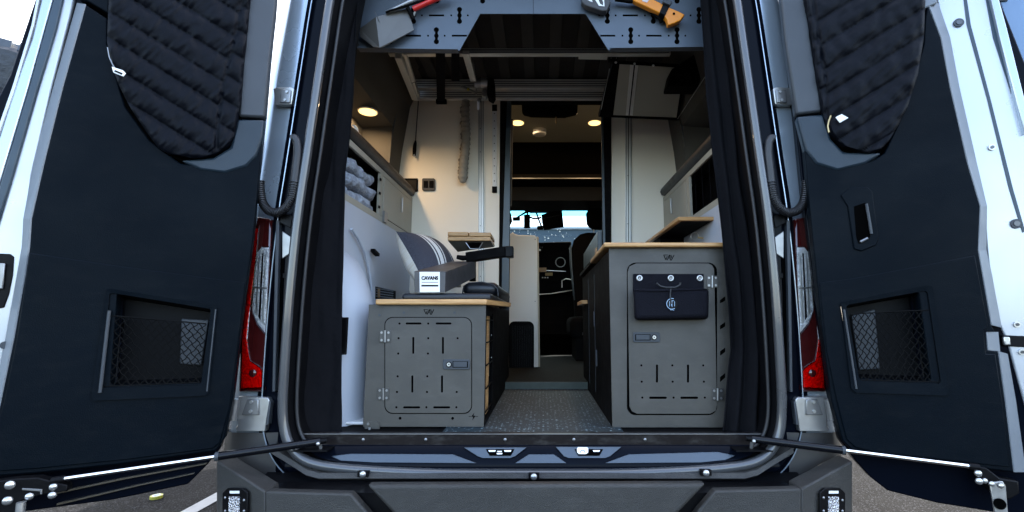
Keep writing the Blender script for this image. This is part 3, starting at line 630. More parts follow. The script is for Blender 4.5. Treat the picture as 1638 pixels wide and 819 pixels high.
# gas struts (part of the van)
def strut(D, a, mid, end, ballpx):
    A = UY(*a, -.045); E = DP(D, *end, .085); M_ = None
    d = ray(*mid)
    # middle point on segment closest to that ray
    best = min((k / 200 for k in range(201)), key=lambda k: ((A.lerp(E, k) - CAM).normalized() - d.normalized()).length)
    M_ = A.lerp(E, best)
    st = MB().tube([A, M_], .0115, 16).build('gas_strut', mat('strut_black', (.003, .0035, .005), .25, 0, .1, spec=.25) if 'strut_black' not in MATS else MATS['strut_black'], van, smooth=40)
    MB().tube([M_, E], .0058, 14).build('rod', chrome, st, smooth=40)
    MB().tube([M_.lerp(A, -.005), M_.lerp(A, .03)], .0125, 16).build('collar', trimgr, st, smooth=40)
    MB().tube([A.lerp(E, -.03), A.lerp(E, .02)], [.008, .011], 12).build('end_joint', blackpl, st, smooth=40)
    MB().dome(A + Vector((0, -.012, -.004)), .006, (0, -1, 0), .006).build('ball_stud', steel, st, smooth=60)
    MB().tube([A + Vector((0, .0, -.003)), A + Vector((0, .01, -.03))], .005, 10).build('stud', steel, st, smooth=60)
    MB().tube([E.lerp(A, -.01), E.lerp(A, .03)], .009, 12).build('end_joint', blackpl, st, smooth=40)
    for o_ in ((0, 0, -.015), (0, 0, -.035)): MB().dome(E + D[2] * .004 + Vector(o_), .009, D[2], .006).build('ball_stud', steel, st, smooth=60)
    return st
strut(DL, (512, 706), (345, 727), (88, 768), 0)
strut(DR, (1203, 702), (1352, 721), (1562, 747), 0)
for s in (-1, 1):
    c = UY(505, 716, -.02); c = c if s < 0 else mx(c)
    MB().box((c.x - .055, -.06, c.z - .002), (c.x + .055, .0, c.z + .002)).build('strut_plate', blackpl, van)
br = dpoly(DL, [(-40, 775), (22, 766), (60, 764), (84, 770), (108, 776), (108, 786), (68, 792), (35, 800), (24, 830), (-40, 830)], .09, .03, 'strut_bracket', blackpl, rd, .003)
for px, py, r in ((16, 776, .0105), (12, 801, .0105), (47, 794, .009)):
    MB().dome(DP(DL, px, py, .091), r, DL[2], .006).build('bolt', steel, br, smooth=50)
MB().tube([DP(DL, 34, 803, .10), DP(DL, 30, 840, .10)], .009, 14).build('bracket_pin', steel, br, smooth=50)
dpoly(DL, [(35, 781), (67, 783), (67, 791), (64, 791), (64, 786), (35, 784)], .094, .004, 'bracket_rib', zinc, br, .0005)
br = dpoly(DR, [(1560, 745), (1578, 748), (1600, 765), (1630, 770), (1632, 790), (1615, 800), (1590, 790), (1570, 770)], .05, .03, 'strut_bracket', blackpl, rr_, .004)
pl = dpoly(DR, [(1583, 772), (1604, 770), (1609, 778), (1614, 835), (1594, 835)], .075, .006, 'bracket_plate', steel, br, .001)
MB().disk(DP(DR, 1599, 806, .076), .014, DR[2], .002, 20).build('plate_hole', gap, pl)
for px, py in ((1575, 769), (1586, 774), (1601, 777)): MB().dome(DP(DR, px, py, .078), .007, DR[2], .005).build('bolt', steel, br, smooth=50)

# rear wheels under the van
for sx in (-1, 1):
    for yy in (.95, 4.1):
        w = MB(); prof = [(.20, .09), (.30, .10), (.38, .09), (.40, .06), (.40, -.06), (.38, -.09), (.30, -.10), (.20, -.09)]
        w.rows([[Vector((sx * .86 + a * .9, yy + r * math.cos(k * math.pi / 16), .40 + r * math.sin(k * math.pi / 16))) for k in range(32)] for r, a in prof], True)
        wo = w.build('wheel', rubberk, van, smooth=40)
        MB().disk((sx * .90, yy, .40), .21, (sx, 0, 0), .02, 24).build('rim', zinc, wo)

# ---- van interior lining
YW = 1.30
zLf = UX(655, 303, -.78).z - .30
# upper walls with a flare niche each side
for s in (-1, 1):
    X0 = s * .86
    m = MB()
    g = []
    for y in (.10, .30): g.append([Vector((s * x, y, z)) for x, z in ((.86, .78), (.86, 1.75), (.86, 2.29), (.84, 2.36), (.80, 2.55), (.70, 2.68), (0, 2.70))])
    m.rows(g)
    g = []
    for y in (1.10, YW + .02): g.append([Vector((s * x, y, z)) for x, z in ((.885, .78), (.885, 1.9), (.86, 2.2), (.82, 2.5), (.76, 2.64), (.70, 2.68), (0, 2.70))])
    m.rows(g)
    g = []
    for y in (.30, 1.10): g.append([Vector((s * x, y, z)) for x, z in ((.86, 2.29), (.84, 2.36), (.80, 2.55), (.70, 2.68), (0, 2.70))])
    m.rows(g)
    # niche walls
    m.add([(s * .86, .3, 2.29), (s * .86, 1.1, 2.29), (s * 1.02, 1.06, 2.26), (s * 1.02, .34, 2.26)], [(0, 1, 2, 3)])
    m.add([(s * 1.02, .34, 2.26), (s * 1.02, 1.06, 2.26), (s * 1.02, 1.06, 1.60), (s * 1.02, .34, 1.60)], [(0, 1, 2, 3)])
    m.add([(s * .86, 1.1, 2.29), (s * .885, 1.1, 1.5), (s * 1.02, 1.06, 1.6), (s * 1.02, 1.06, 2.26)], [(0, 1, 2, 3)])
    m.add([(s * .86, .3, 2.29), (s * .86, .3, 1.5), (s * 1.02, .34, 1.6), (s * 1.02, .34, 2.26)], [(0, 1, 2, 3)])
    m.build('wall_lining', lining, van)
    # pale grey moulded lower wall
    g = []
    for y in [.13 + i * .09 for i in range(14)]:
        bul = .05 * max(0, math.sin((y - .2) / 1.1 * math.pi))
        g.append([Vector((s * x, y, z)) for x, z in ((.70, .78), (.71, .95), (.735, 1.15), (.765, 1.28), (.7795, 1.33), (.7795, zLf))])
    MB().rows(g).build('lower_lining', greyl, van, smooth=60)
    # rounded column in front
    g = []
    for z in [.78 + i * .035 for i in range(20)]:
        f = math.sqrt(max(0, 1 - max(0, (z - 1.12) / .33) ** 2)); dx = 0; r = 0
        g.append([Vector((s * (.84 + (x - .84) * f), y, z)) for x, y in ((.86, .12), (.78, .125), (.70, .14), (.655, .17), (.63, .215), (.625, .27), (.64, .34), (.68, .42), (.76, .46))])
    MB().rows(g).build('pillar_cover', greyl, van, smooth=60)
MB().box((-.70, .165, FL + .004), (-.56, .30, FL + .014)).build('pillar_foot', whitem, van, bevel=.004)
m = MB(); m.tube([UX(px, py, -.765) for px, py in ((562, 366), (572, 380), (584, 405), (592, 440), (596, 485), (598, 530))], .006, 8)
m.build('lining_seam', greyl, van, smooth=60)
MB().bar(UX(556, 372, -.79), UX(640, 412, -.79), .02, .014).build('lining_groove', rubber, van)
MB().bar(UX(596, 400, -.76), UX(604, 408, -.76), .02, .014).build('lining_clip', cabdk, van)
o = MB().box((-.715, .115, 1.03), (-.655, .128, 1.16)).build('socket_cover', cabdk, van, bevel=.003)
# ceiling beyond the bulkhead and cab structures
MB().add([(-.9, YW, 2.66), (.9, YW, 2.66), (.9, 2.3, 2.66), (-.9, 2.3, 2.66)], [(0, 1, 2, 3)]).build('headliner', mat('grey_green_headliner', (.36, .36, .30), .9, 0, .06, 4), van)
MB().box((-.9, 2.30, 2.36), (.9, 3.0, 2.70)).build('overhead_bulkhead', mat('black_felt', (.001, .001, .001), 1, 0, .1, spec=0), van)
MB().box((-.9, 3.2, .60), (.9, 3.9, 1.0)).build('footwell_sun_block', MATS['black_felt'], van)  # added black box against the sunlit patch on the cab floor
MB().box((-.2, 2.6, .60), (.2, 2.62, .80)).build('floor_step', MATS['black_felt'], van)
MB().box((-.9, 2.28, 2.34), (.9, 2.90, 2.37)).build('overhead_shelf', mat('dark_shelf_felt', (.004, .0036, .003), .95, spec=.05), van)
MB().box((-.9, 2.275, 2.330), (.9, 2.279, 2.338)).build('shelf_trim', zinc, van)
MB().box((-.9, 2.5, 2.20), (.9, 2.9, 2.325)).build('cab_header', mat('cab_dark_grey', (.03, .033, .036), .5), van)
MB().box((-.95, 2.9, UY(869, 329, 3.12).z), (.95, 3.12, 2.5)).build('cab_roof', MATS['cab_dark_grey'], van)
# side panes and walls forward of the bulkhead (close the shell)
for s in (-1, 1):
    MB().box((s * .90 - .01, YW, .78), (s * .90 + .01, 2.9, 2.7))  .build('forward_wall_lining', cabdk, van)
    MB().box((s * .93 - .01, 2.9, .55), (s * .93 + .01, 3.9, 1.62)).build('cab_door', MATS['cab_dark_grey'], van)
    MB().bar((s * .93, 3.9, 1.62), (s * .80, 3.1, 2.4), .05, .05).build('windscreen_pillar', MATS['cab_dark_grey'], van)
wsT, wsB = UY(869, 330, 3.15).z, 1.66
MB().add([(-.82, 3.15, wsT + .02), (.82, 3.15, wsT + .02), (.9, 3.95, 1.6), (-.9, 3.95, 1.6)], [(0, 1, 2, 3)]).build('windscreen', glass('windscreen_glass', (.72, .86, .86)), van)
MB().add([(-.82, 3.146, wsT + .02), (.82, 3.146, wsT + .02), (.83, 3.235, wsT - .085), (-.83, 3.235, wsT - .085)], [(0, 1, 2, 3)]).build('windscreen_tint', glass('tint_glass', (.22, .72, .80)), van)
# rain drops on the windscreen
m = MB(); rnd = random.Random(3)
for i in range(230):
    v = .25 + .75 * rnd.random(); x = -.35 + rnd.random() * .75; y = 3.15 + .8 * v - .006; z = wsT + .02 + (1.6 - wsT - .02) * v
    r = .003 + .006 * rnd.random() ** 3; m.dome((x, y - .004, z), r, (0, -.8, -.4), r * .5, 6, 2)
m.build('raindrops', mat('water_drop', (.85, .9, .92), .05, 0, .1, emit=None, trans=.3), van, smooth=60)['kind'] = 'stuff'
# engine bonnet
MB().add([(-.9, 3.96, 1.58), (.9, 3.96, 1.58), (.85, 4.9, 1.25), (-.85, 4.9, 1.25), (-.85, 5.0, .5), (.85, 5.0, .5)], [(0, 1, 2, 3), (3, 2, 5, 4)]).build('bonnet', paint, van)
# dashboard
dz0 = UY(869, 388, 3.45)
YD = 3.45
db = MB().hexa([UY(850, 472, YD), UY(918, 470, YD), UY(914, 386, YD), UY(850, 388, YD)] + [p + Vector((0, .3, .0)) for p in (UY(850, 472, YD), UY(918, 470, YD), UY(914, 386, YD), UY(850, 388, YD))]).build('dashboard', cabdk, van, bevel=.01)
MB().box((-.9, YD + .1, .9), (.9, YD + .5, UY(869, 400, YD + .1).z)).build('dash_body', cabdk, db)
def ellip(c, r, y, t, seg=24): return [(c[0] + r * math.cos(2 * math.pi * k / seg), c[1] + r * math.sin(2 * math.pi * k / seg)) for k in range(seg)]
MB().tube([UY(px, py, YD - .01) for px, py in ellip((896.5, 419.5), 7.5, 0, 0)] + [UY(904, 419.5, YD - .01)], .005, 8).build('air_vent', steel, db, smooth=60)
MB().prism([UY(px, py, YD - .02) for px, py in ((860, 428), (874, 428), (874, 435), (860, 435))], (0, .01, 0)).build('bamboo_tray', bamboo_e, db)
MB().prism([UY(px, py, YD - .02) for px, py in ((872, 436), (884, 436), (884, 441), (872, 441))], (0, .01, 0)).build('dash_button', mat('amber', (.45, .3, .1), .5), db)
MB().bar(UY(862, 432, YD - .015), UY(905, 434, YD - .015), .006, .006).build('dash_trim', steel, db)
for i in range(3): MB().prism([UY(868 + i * 4 + dx, 444 + dy, YD - .02) for dx, dy in ((-1.2, -1), (1.2, -1), (1.2, 1), (-1.2, 1))], (0, .005, 0)).build('dash_switch', whitem, db)
MB().tube([UY(px, py, YD - .05) for px, py in ((862, 471), (880, 470), (905, 466), (917, 464), (920, 455), (917, 448), (905, 446), (899, 449), (899, 460))], .006, 8).build('console_edge', alu, db, smooth=60)
o = MB().prism([UY(px, py, YD - .03) for px, py in ((861, 395), (868, 395), (868, 406), (861, 406))], (0, .03, 0)).build('dash_camera', cabdk, db, bevel=.004)
MB().dome(UY(863.5, 400, YD - .031), .010, (0, -1, 0), .005).build('camera_lens', whitem, o, smooth=60)
# overhead console and mirror
oc = MB().prism([UY(px, py, 3.02) for px, py in ((833, 312), (838, 334), (848, 337), (890, 337), (897, 332), (902, 312))], (0, .12, .0)).build('overhead_console', MATS['cab_dark_grey'], van, bevel=.01)
MB().prism([UY(px, py, 3.01) for px, py in ((841, 325), (888, 325), (886, 335), (843, 335))], (0, .01, 0)).build('console_lamp', mat('smoked_lens', (.2, .22, .2), .2), oc, bevel=.004)
for px in (848, 881): MB().dome(UY(px, 329, 3.008), .014, (0, -1, 0), .006).build('lamp', zinc, oc, smooth=60)
rm = MB().prism([UY(px, py, 3.00) for px, py in ((866, 343), (899, 334), (902, 363), (870, 368), (867, 356))], (0, .02, 0)).build('tablet_mirror', cabdk, van, bevel=.006)
MB().bar(UY(866, 350, 2.995), UY(900, 343, 2.995), .004, .004).build('mirror_edge', trimgr, rm)
MB().tube([UY(880, 340, 3.05), UY(876, 330, 3.1)], .01, 8).build('mirror_stem', cabdk, rm)
for pts in ([(824, 350), (832, 345), (840, 340), (848, 338)], [(843, 338), (845, 350), (842, 362)], [(858, 340), (862, 352), (866, 362)], [(840, 345), (855, 350), (866, 348)]):
    MB().tube([UY(px, py, 3.02) for px, py in pts], .010, 6).build('camera_mount', cabdk, van, smooth=60)
for px, py, w, h in ((826, 350, 6, 3), (843, 361, 5, 4), (843, 350, 5, 7), (864, 364, 5, 3)):
    MB().prism([UY(px + a * w, py + b * h, 3.01) for a, b in ((-1, -1), (1, -1), (1, 1), (-1, 1))], (0, .02, 0)).build('dash_camera', cabdk, van, bevel=.004)
# seats (passenger seat at the right, driver seat edge at the left)
seatm = mat('black_seat_cloth', (.0035, .0035, .004), .9, 0, .2, 10, bump=.2, bs=100, spec=.06)
def seat(bpx, hpx, y, flip):
    pass
se = thing('passenger_seat', 'black cab seat with headrest, seen through the doorway on the right', 'seat', (.5, 2.95, .6))
bk = MB().prism([UY(px, py, 2.75) for px, py in ((960, 372), (940, 371), (928, 374), (918, 384), (914, 400), (915, 430), (918, 480), (922, 530), (1040, 530), (1040, 400), (1030, 380), (1005, 371))], (0, .12, 0)).build('backrest', seatm, se, bevel=.03, bseg=4)
MB().prism([UY(px, py, 2.74) for px, py in ((914, 390), (916, 430), (920, 480), (918.5, 480), (913, 430), (911, 395))], (0, .10, 0)).build('backrest_piping', tealm, se, bevel=.004)
MB().prism([UY(px, py, 2.78) for px, py in ((944, 330), (938, 340), (939, 358), (948, 366), (975, 366), (982, 358), (982, 340), (974, 330))], (0, .09, 0)).build('headrest', seatm, se, bevel=.03, bseg=4)
for px in (950, 969): MB().tube([UY(px, 362, 2.82), UY(px, 376, 2.82)], .006, 8).build('headrest_rod', steel, se)
MB().box((.25, 2.3, 1.0), (.85, 2.9, 1.18)).build('seat_base', seatm, se, bevel=.05, bseg=3)
MB().box((.3, 2.35, .78), (.8, 2.85, 1.0)).build('seat_box', cabdk, se)
se = thing('driver_seat', 'black cab seat mostly hidden behind the cream half wall on the left', 'seat', (-.5, 2.95, .6))
MB().prism([UY(px, py, 2.75) for px, py in ((700, 400), (720, 376), (790, 371), (812, 378), (824, 395), (820, 530), (700, 530))], (0, .12, 0)).build('backrest', seatm, se, bevel=.03, bseg=4)
MB().prism([UY(px, py, 2.78) for px, py in ((774, 332), (770, 345), (776, 366), (812, 366), (819, 352), (817, 338), (808, 330))], (0, .09, 0)).build('headrest', seatm, se, bevel=.03, bseg=4)

# ------------------------------------------------------------------ CREAM BULKHEAD WALLS
def polyat(pts, y, t, name, m, parent, bevel=.0015, smooth=None):
    return MB().prism([UY(px, py, y) for px, py in pts], (0, t, 0)).build(name, m, parent, bevel=bevel, smooth=smooth)
bwl = thing('bulkhead_wall', 'tall cream wall panel left of the doorway carrying two rocker switches', 'wall panel', (-.5, YW, FL))
pan = MB().prism([Vector(p) for p in ((-.94, YW, FL), (UY(800, 400, YW).x, YW, FL), (UY(800, 400, YW).x, YW, 2.66), (-.94, YW, 2.66))], (0, .02, 0)).build('panel', cream, bwl)
def track(px, y0, y1, w, parent, ribs=True, name='track_rail'):
    t = polyat([(px - w, y0), (px + w, y0), (px + w, y1), (px - w, y1)], YW - .008, .008, name, alu, parent)
    for k in (-.72, 0, .72):
        polyat([(px + k * w - .5, y0 + 1), (px + k * w + .5, y0 + 1), (px + k * w + .5, y1 - 1), (px + k * w - .5, y1 - 1)], YW - .0095, .002, 'rail_groove', gap if k == 0 else rubber, t, 0)
    return t
t = track(769.5, 155, 452, 4.5, bwl)
for py in (206, 243, 361, 442): MB().disk(UY(768.5, py, YW - .0095), .003, (0, -1, 0), .002, 8).build('bolt', zinc, t)
t = polyat([(787.5, 168), (794.5, 168), (794, 307), (787.5, 307)], YW - .006, .006, 'perforated_strip', whitem, bwl)
for py in range(181, 298, 12): MB().disk(UY(790.8, py + .5, YW - .0065), .0033, (0, -1, 0), .001, 8).build('slot', gap, t)
polyat([(787, 167), (795, 167), (795, 177), (787, 177)], YW - .012, .008, 'end_cap', cabdk, t); polyat([(787, 298), (795, 298), (795, 308), (787, 308)], YW - .012, .008, 'end_cap', cabdk, t)
bwr = thing('bulkhead_wall', 'cream wall panel right of the doorway with one silver track rail', 'wall panel', (.6, YW, FL))
MB().prism([Vector(p) for p in ((UY(977, 400, YW).x, YW, FL), (.94, YW, FL), (.94, YW, 2.66), (UY(977, 400, YW).x, YW, 2.66))], (0, .02, 0)).build('panel', cream, bwr)
t = track(1005.5, 150, 388, 5.5, bwr)
for py in (281, 358): MB().disk(UY(1004, py, YW - .0095), .003, (0, -1, 0), .002, 8).build('bolt', zinc, t)
# doorway frame
fr = thing('doorway_frame', 'dark metal frame around the passage between the two cream walls', 'door frame', (.1, YW, FL))
polyat([(800, 157), (818, 157), (813, 600), (797, 600)], YW - .012, .03, 'post', cabdk, fr, .003)
polyat([(811, 160), (817.5, 160), (812.5, 600), (801, 600), (803, 410)], YW - .017, .006, 'post_face', tealm, fr, .001)
polyat([(818, 190), (820.5, 190), (818, 330), (815, 330)], YW + .02, .03, 'post_edge', lining, fr)
polyat([(962, 160), (978, 160), (978, 392), (964, 392)], YW - .012, .03, 'post', cabdk, fr, .003)
polyat([(961.5, 187), (965, 187), (968.5, 392), (964.5, 392)], YW - .016, .006, 'post_face', tealm, fr, .001)
polyat([(815, 150), (965, 150), (965, 165), (815, 165)], YW - .012, .03, 'header', cabdk, fr, .003)
h = polyat([(798.5, 557), (802.5, 557), (802, 588), (797.5, 587)], YW - .03, .012, 'latch_handle', trimgr, fr, .002)
MB().disk(UY(800.5, 557, YW - .032), .011, (0, -1, 0), .006, 16).build('latch_knob', cabdk, h)
MB().dome(UY(800.5, 557, YW - .038), .005, (0, -1, 0), .003).build('screw', steel, h, smooth=40)
# switches
sw = thing('switch_panel', 'black switch panel close to the black padded shelf on the cream wall', 'switch', UY(659, 296, YW - .01))
polyat([(640, 285), (668, 285), (668, 306), (640, 306)], YW - .012, .012, 'plate', cabdk, sw, .003); polyat([(650, 288), (666, 288), (666, 304), (650, 304)], YW - .015, .004, 'display', blackpl, sw, .001)
sw = thing('double_switch', 'black double rocker switch alone in the middle of the cream wall', 'switch', UY(685, 295, YW - .01))
pl_ = polyat([(675, 286), (677, 285), (694, 285), (696, 287), (696, 303), (694, 305), (677, 305), (675, 303)], YW - .012, .012, 'plate', trimgr, sw, .002)
for x0 in (677.5, 686.5): polyat([(x0, 289), (x0 + 7, 289), (x0 + 7, 300), (x0, 300)], YW - .016, .005, 'rocker', cabdk, sw, .002)
# hanging lead with plug
ld = thing('hanging_lead', 'thin black cable hanging down the cream wall and ending in a plug', 'cable', UY(663, 200, YW - .03))
pts = [UY(px, py, YW - .03) for px, py in ((669, 148), (669, 165), (667.5, 185), (666, 205), (664.5, 228))]
MB().tube(pts, .0028, 8).build('cable', rubberk, ld, smooth=60)
pg = MB().tube([UY(px, py, YW - .03) for px, py in ((664.6, 225), (664.3, 229), (663.5, 233), (663, 240), (662.5, 249))], [.004, .009, .011, .012, .010], 12).build('plug', cabdk, ld, smooth=50)
MB().tube([UY(662.3, 247, YW - .042), UY(662.1, 251, YW - .042)], .004, 8).build('plug_tip', steel, pg)
# gathered fabric sleeve
sv = thing('fabric_sleeve', 'beige gathered fabric sleeve hanging on the cream wall beside the silver track', 'sleeve', UY(743, 230, YW - .05))
pts, rad = [], []
for i in range(90):
    k = i / 89; py = 150 + k * 143; px = 746 - 5 * k ** 1.5 - 1.2 * math.sin(k * 9)
    pts.append(UY(px, py, YW - .05)); rad.append((.024 + .005 * k) * (1 + .10 * math.sin(i * 1.3) + .06 * math.sin(i * 2.9 + 1)) * (1 if k < .93 else max(.15, math.sqrt(max(0, 1 - ((k - .93) / .07) ** 2)))))
MB().tube(pts, rad, 20).build('sleeve', sleevem, sv, smooth=70)
MB().tube([p + Vector((-.022 - .005 * math.sin(i * .5), .012, 0)) for i, p in enumerate(pts) if 8 < i < 80], [.010 + .003 * math.sin(i * 1.7) for i in range(71)], 10).build('sleeve_hem', mat('sleeve_hem_cloth', (.17, .14, .11), .9), sv, smooth=70)

# ------------------------------------------------------------------ LIFT BED
bed = thing('lift_bed', 'raised bed platform of silver rails and dark slats under the ceiling', 'bed', (0, 1.0, 2.5))
YF = .73
xl, xr = UY(630, 84, YF).x, .80
# rails
def railX(x0, x1, y, z0, z1, d, name='rail'):
    o = MB().box((x0, y, z0), (x1, y + d, z1)).build(name, alu, bed, bevel=.002)
    for k in (.25, .5, .75): MB().box((x0 + .01, y - .0012, z0 + (z1 - z0) * k - .002), (x1 - .01, y + .001, z0 + (z1 - z0) * k + .002)).build('rail_groove', rubber, o)
    return o
z1_, z0_ = UY(869, 129, 1.22).z, UY(869, 158, 1.22).z
railX(-.78, .62, 1.22, z0_, z0_ + (z1_ - z0_) * .45, .03)
railX(-.78, .62, 1.20, z0_ + (z1_ - z0_) * .5, z1_, .04)
za_, zb_ = UY(869, 77, YF).z, UY(869, 86, YF).z
railX(xl - .03, .70, YF, zb_, za_, .03)
MB().hexa([UY(626, 84, YF), UY(640, 84, YF), UY(652, 84 + 2, YF), UY(640, 86, YF)] + [UY(656, 158, 1.2), UY(664, 158, 1.2), UY(672, 156, 1.2), UY(668, 158, 1.2)])
a, b = UY(637, 88, YF), UY(664, 156, 1.19)
o = MB().bar(a, b, .035, .04).build('side_rail', alu, bed, bevel=.003)
o = MB().bar(a + Vector((.035, 0, .01)), b + Vector((.02, 0, .01)), .02, .02).build('side_rail', alu, bed, bevel=.003)
slat = mat('bed_underside_cloth', (.022, .019, .018), .85, 0, .25, 6, bump=.2, bs=80)
MB().box((-.74, .30, z1_ + .02), (.80, 1.25, z1_ + .05)).build('slat_base', slat, bed)
for i in range(10): MB().box((-.68 + i * .15, .32, z1_ + .005), (-.62 + i * .15, 1.2, z1_ + .02)).build('slat', mat('slat_wood_dark', (.045, .042, .04), .7) if i == 0 else MATS['slat_wood_dark'], bed)
MB().box((-.74, .28, zb_ + .02), (.74, .32, za_ + .10)).build('front_beam', cabdk, bed)
# straps
for x0, x1 in ((697, 712), (722, 735)):
    yb = 165 if x0 < 700 else 130
    m = MB(); g = []
    for i in range(8):
        k = i / 7; py = 86 + (yb - 86) * k; yy = YF + (1.18 - YF) * k if x0 < 700 else YF + .2 * k
        g.append([UY(x0 + (0 if x0 > 700 else 2 * k), py, yy - .03), UY(x1, py, yy - .03)])
    m.rows(g).build('strap', darkfab, bed, solid=.004)
polyat([(697, 158), (714, 158), (714, 165), (697, 165)], 1.13, .02, 'strap_buckle', cabdk, bed, .003)
# lift arm and motor
a, b, c_ = UY(745, 84, .72), UY(757, 128, 1.02), UY(764, 152, 1.15)
MB().bar(a, b, .035, .02).build('lift_arm', alu, bed, bevel=.002)
mm = MB().bar(UY(756, 98, .95), UY(762, 150, 1.12), .008, .03).build('chain_plate', steel, bed, bevel=.002)
for k in range(5): MB().dome(UY(756 + k * 1.3, 102 + k * 11, .95 + .04 * k - .02), .006, (0, -1, 0), .004, 8, 3).build('bolt', steel, mm, smooth=50)
mo = MB().tube([UY(760, 133, 1.05), UY(781, 133, 1.05)], .030, 18).build('lift_motor', zinc, bed, smooth=40)
MB().tube([UY(770, 133, 1.05), UY(779.5, 133, 1.05)], .033, 18).build('motor_housing', steel, mo, smooth=40)
polyat([(780, 126), (790, 126), (791, 150), (787, 157), (779, 152)], 1.02, .08, 'motor_mount', cabdk, bed, .004)
polyat([(771, 140), (781, 140), (781, 150), (776, 156), (770, 152)], 1.05, .04, 'gearbox', steel, bed, .004)
for px, py in ((776, 146), (767, 161)): MB().disk(UY(px, py, 1.045), .012, (0, -1, 0), .01, 12).build('pulley', zinc, bed)
MB().bar(UY(765, 158, 1.2), UY(765, 175, 1.24), .014, .014).build('belt_hook', steel, bed)
MB().bar(UY(738, 138, 1.0), UY(762, 149, 1.1), .012, .012).build('lift_bracket', steel, bed)
MB().dome(UY(749, 143, 1.0), .009, (0, -1, 0), .008, 8, 3).build('bolt', mat('yellow_clip', (.5, .4, .03), .5), bed)
MB().tube([UY(px, py, 1.0) for px, py in ((648, 130), (655, 135), (664, 131), (669, 150))], .0022, 6).build('cable', rubberk, bed)

# ------------------------------------------------------------------ PEGBOARD PANEL AND TOOLS
YP = .20
pb = thing('gear_board', 'slate blue perforated metal gear panel hanging across the top of the opening', 'gear panel', (0, YP, 2.2))
sh = [(560, -40), (574, 78), (720, 78), (735, 81), (768, 22), (937, 22), (973, 80), (990, 76), (1128, 76), (1134, -40)]
plate = polyat(sh, YP, .004, 'panel', panelm, pb, .001)
MB().bar(UY(574, 79, YP + .01), UY(733, 81, YP + .01), .03, .006).build('panel_flange', panelm, pb)
MB().bar(UY(975, 79, YP + .01), UY(1127, 77, YP + .01), .03, .006).build('panel_flange', panelm, pb)
polyat([(852.7, -40), (853.3, -40), (853.3, 22), (852.7, 22)], YP - .0006, .001, 'panel_joint', gap, pb, 0)
def hole(pts, closed=True): return MB().prism([UY(px, py, YP - .0008) for px, py in pts], (0, .001, 0)).build('slot', gap, plate)
def circ(cx, cy, r, n=12): return [(cx + r * math.cos(2 * math.pi * k / n), cy + r * math.sin(2 * math.pi * k / n)) for k in range(n)]
def key(cx, cy):
    out = []
    def xr_(dy):
        a = 0
        for c, r in ((-9.5, 4), (0, 3.6), (9.5, 4)):
            if abs(dy - c) < r: a = max(a, math.sqrt(r * r - (dy - c) ** 2))
        return max(a, 2.1 if abs(dy) < 12 else .1)
    ys = [-13.5 + i * .75 for i in range(37)]
    return [(cx + xr_(y), cy + y) for y in ys] + [(cx - xr_(y), cy + y) for y in reversed(ys)]
for row, yy, ks in ((0, 24.5, (735, 661.5, 971.6, 1045, 1118)), (1, 57, (698, 624.5, 1009, 1083)), (2, -8, (772, 698.5, 1009, 1083, 935))):
    for kx in ks:
        hole(key(kx, yy))
        for dx in (-13.3, 13.3):
            if kx + dx < 1124: hole(circ(kx + dx, yy, 1.5, 8))
        for cx in (kx + 36.8, kx - 36.8):
            if (abs(cx - 735) < 20 and row == 0) or cx < 585 or cx > 1118 or (740 < cx < 955): continue
            hole([(cx - 12, yy - 1.3), (cx + 12, yy - 1.3), (cx + 12, yy + 1.3), (cx - 12, yy + 1.3)])
# shovel
shv = thing('folding_shovel', 'folding shovel with broad grey steel blade on the left of the blue gear panel', 'shovel', UY(620, 45, YP - .02))
bl = MB()
cr0, cr1 = UY(601, 27, YP - .055), UY(607, 76, YP - .050)
bl.prism([cr0, cr1, UY(598, 75, YP - .045), UY(576, 58, YP - .025), UY(575, 46, YP - .025)], (0, .003, 0))
bl.prism([cr0, UY(650, 14, YP - .030), UY(655, 23, YP - .028), UY(662, 48, YP - .026), UY(613, 75, YP - .045), cr1], (0, .003, 0))
bl.build('blade', bladem, shv)
MB().tube([UY(599, 18, YP - .05), UY(607, 34, YP - .058)], .001, 6).build('blade_crease', bladem, shv)
MB().tube([UY(617, 20, YP - .05), UY(635, 13, YP - .05), UY(655, 4, YP - .04), UY(700, -12, YP - .03)], [.006, .010, .013, .013], 14).build('socket', zinc, shv, smooth=40)
MB().tube([UY(617, 20, YP - .055), UY(624, 17, YP - .058), UY(660, 6, YP - .05), UY(720, -14, YP - .04)], .004, 8).build('cable_edge', cabdk, shv)
MB().tube([UY(661, 15, YP - .04), UY(680, 6, YP - .04), UY(715, -10, YP - .04)], [.011, .010, .012], 14).build('handle', redm, shv, smooth=40)
MB().tube([UY(664, 18, YP - .035), UY(662, 25, YP - .03)], .004, 8).build('clip', steel, shv)
MB().tube([UY(652, 12, YP - .045), UY(661, 30, YP - .03)], .008, 10).build('mount', cabdk, shv, smooth=40)
# multi tool
mt = thing('trowel_head', 'black rounded tool head with white markings in the middle of the blue gear panel', 'tool', UY(953, 6, YP - .02))
bd = MB().prism([UY(px, py, YP - .04) for px, py in ((932, -20), (930, 2), (936, 8), (962, 17), (971, 17), (977, 3), (972, -20))], (0, .03, 0)).build('body', mat('grey_rubbery_plastic', (.05, .05, .052), .6), mt, bevel=.004)
for q in ([(938, -2), (944, -6), (948, 3), (944, 2)], [(950, -4), (956, -4), (960, 6), (965, 9), (965, 3), (960, -6), (966, -6), (967, 10), (958, 9)]):
    MB().prism([UY(px, py, YP - .0412) for px, py in q], (0, .002, 0)).build('marking', whitem, bd)
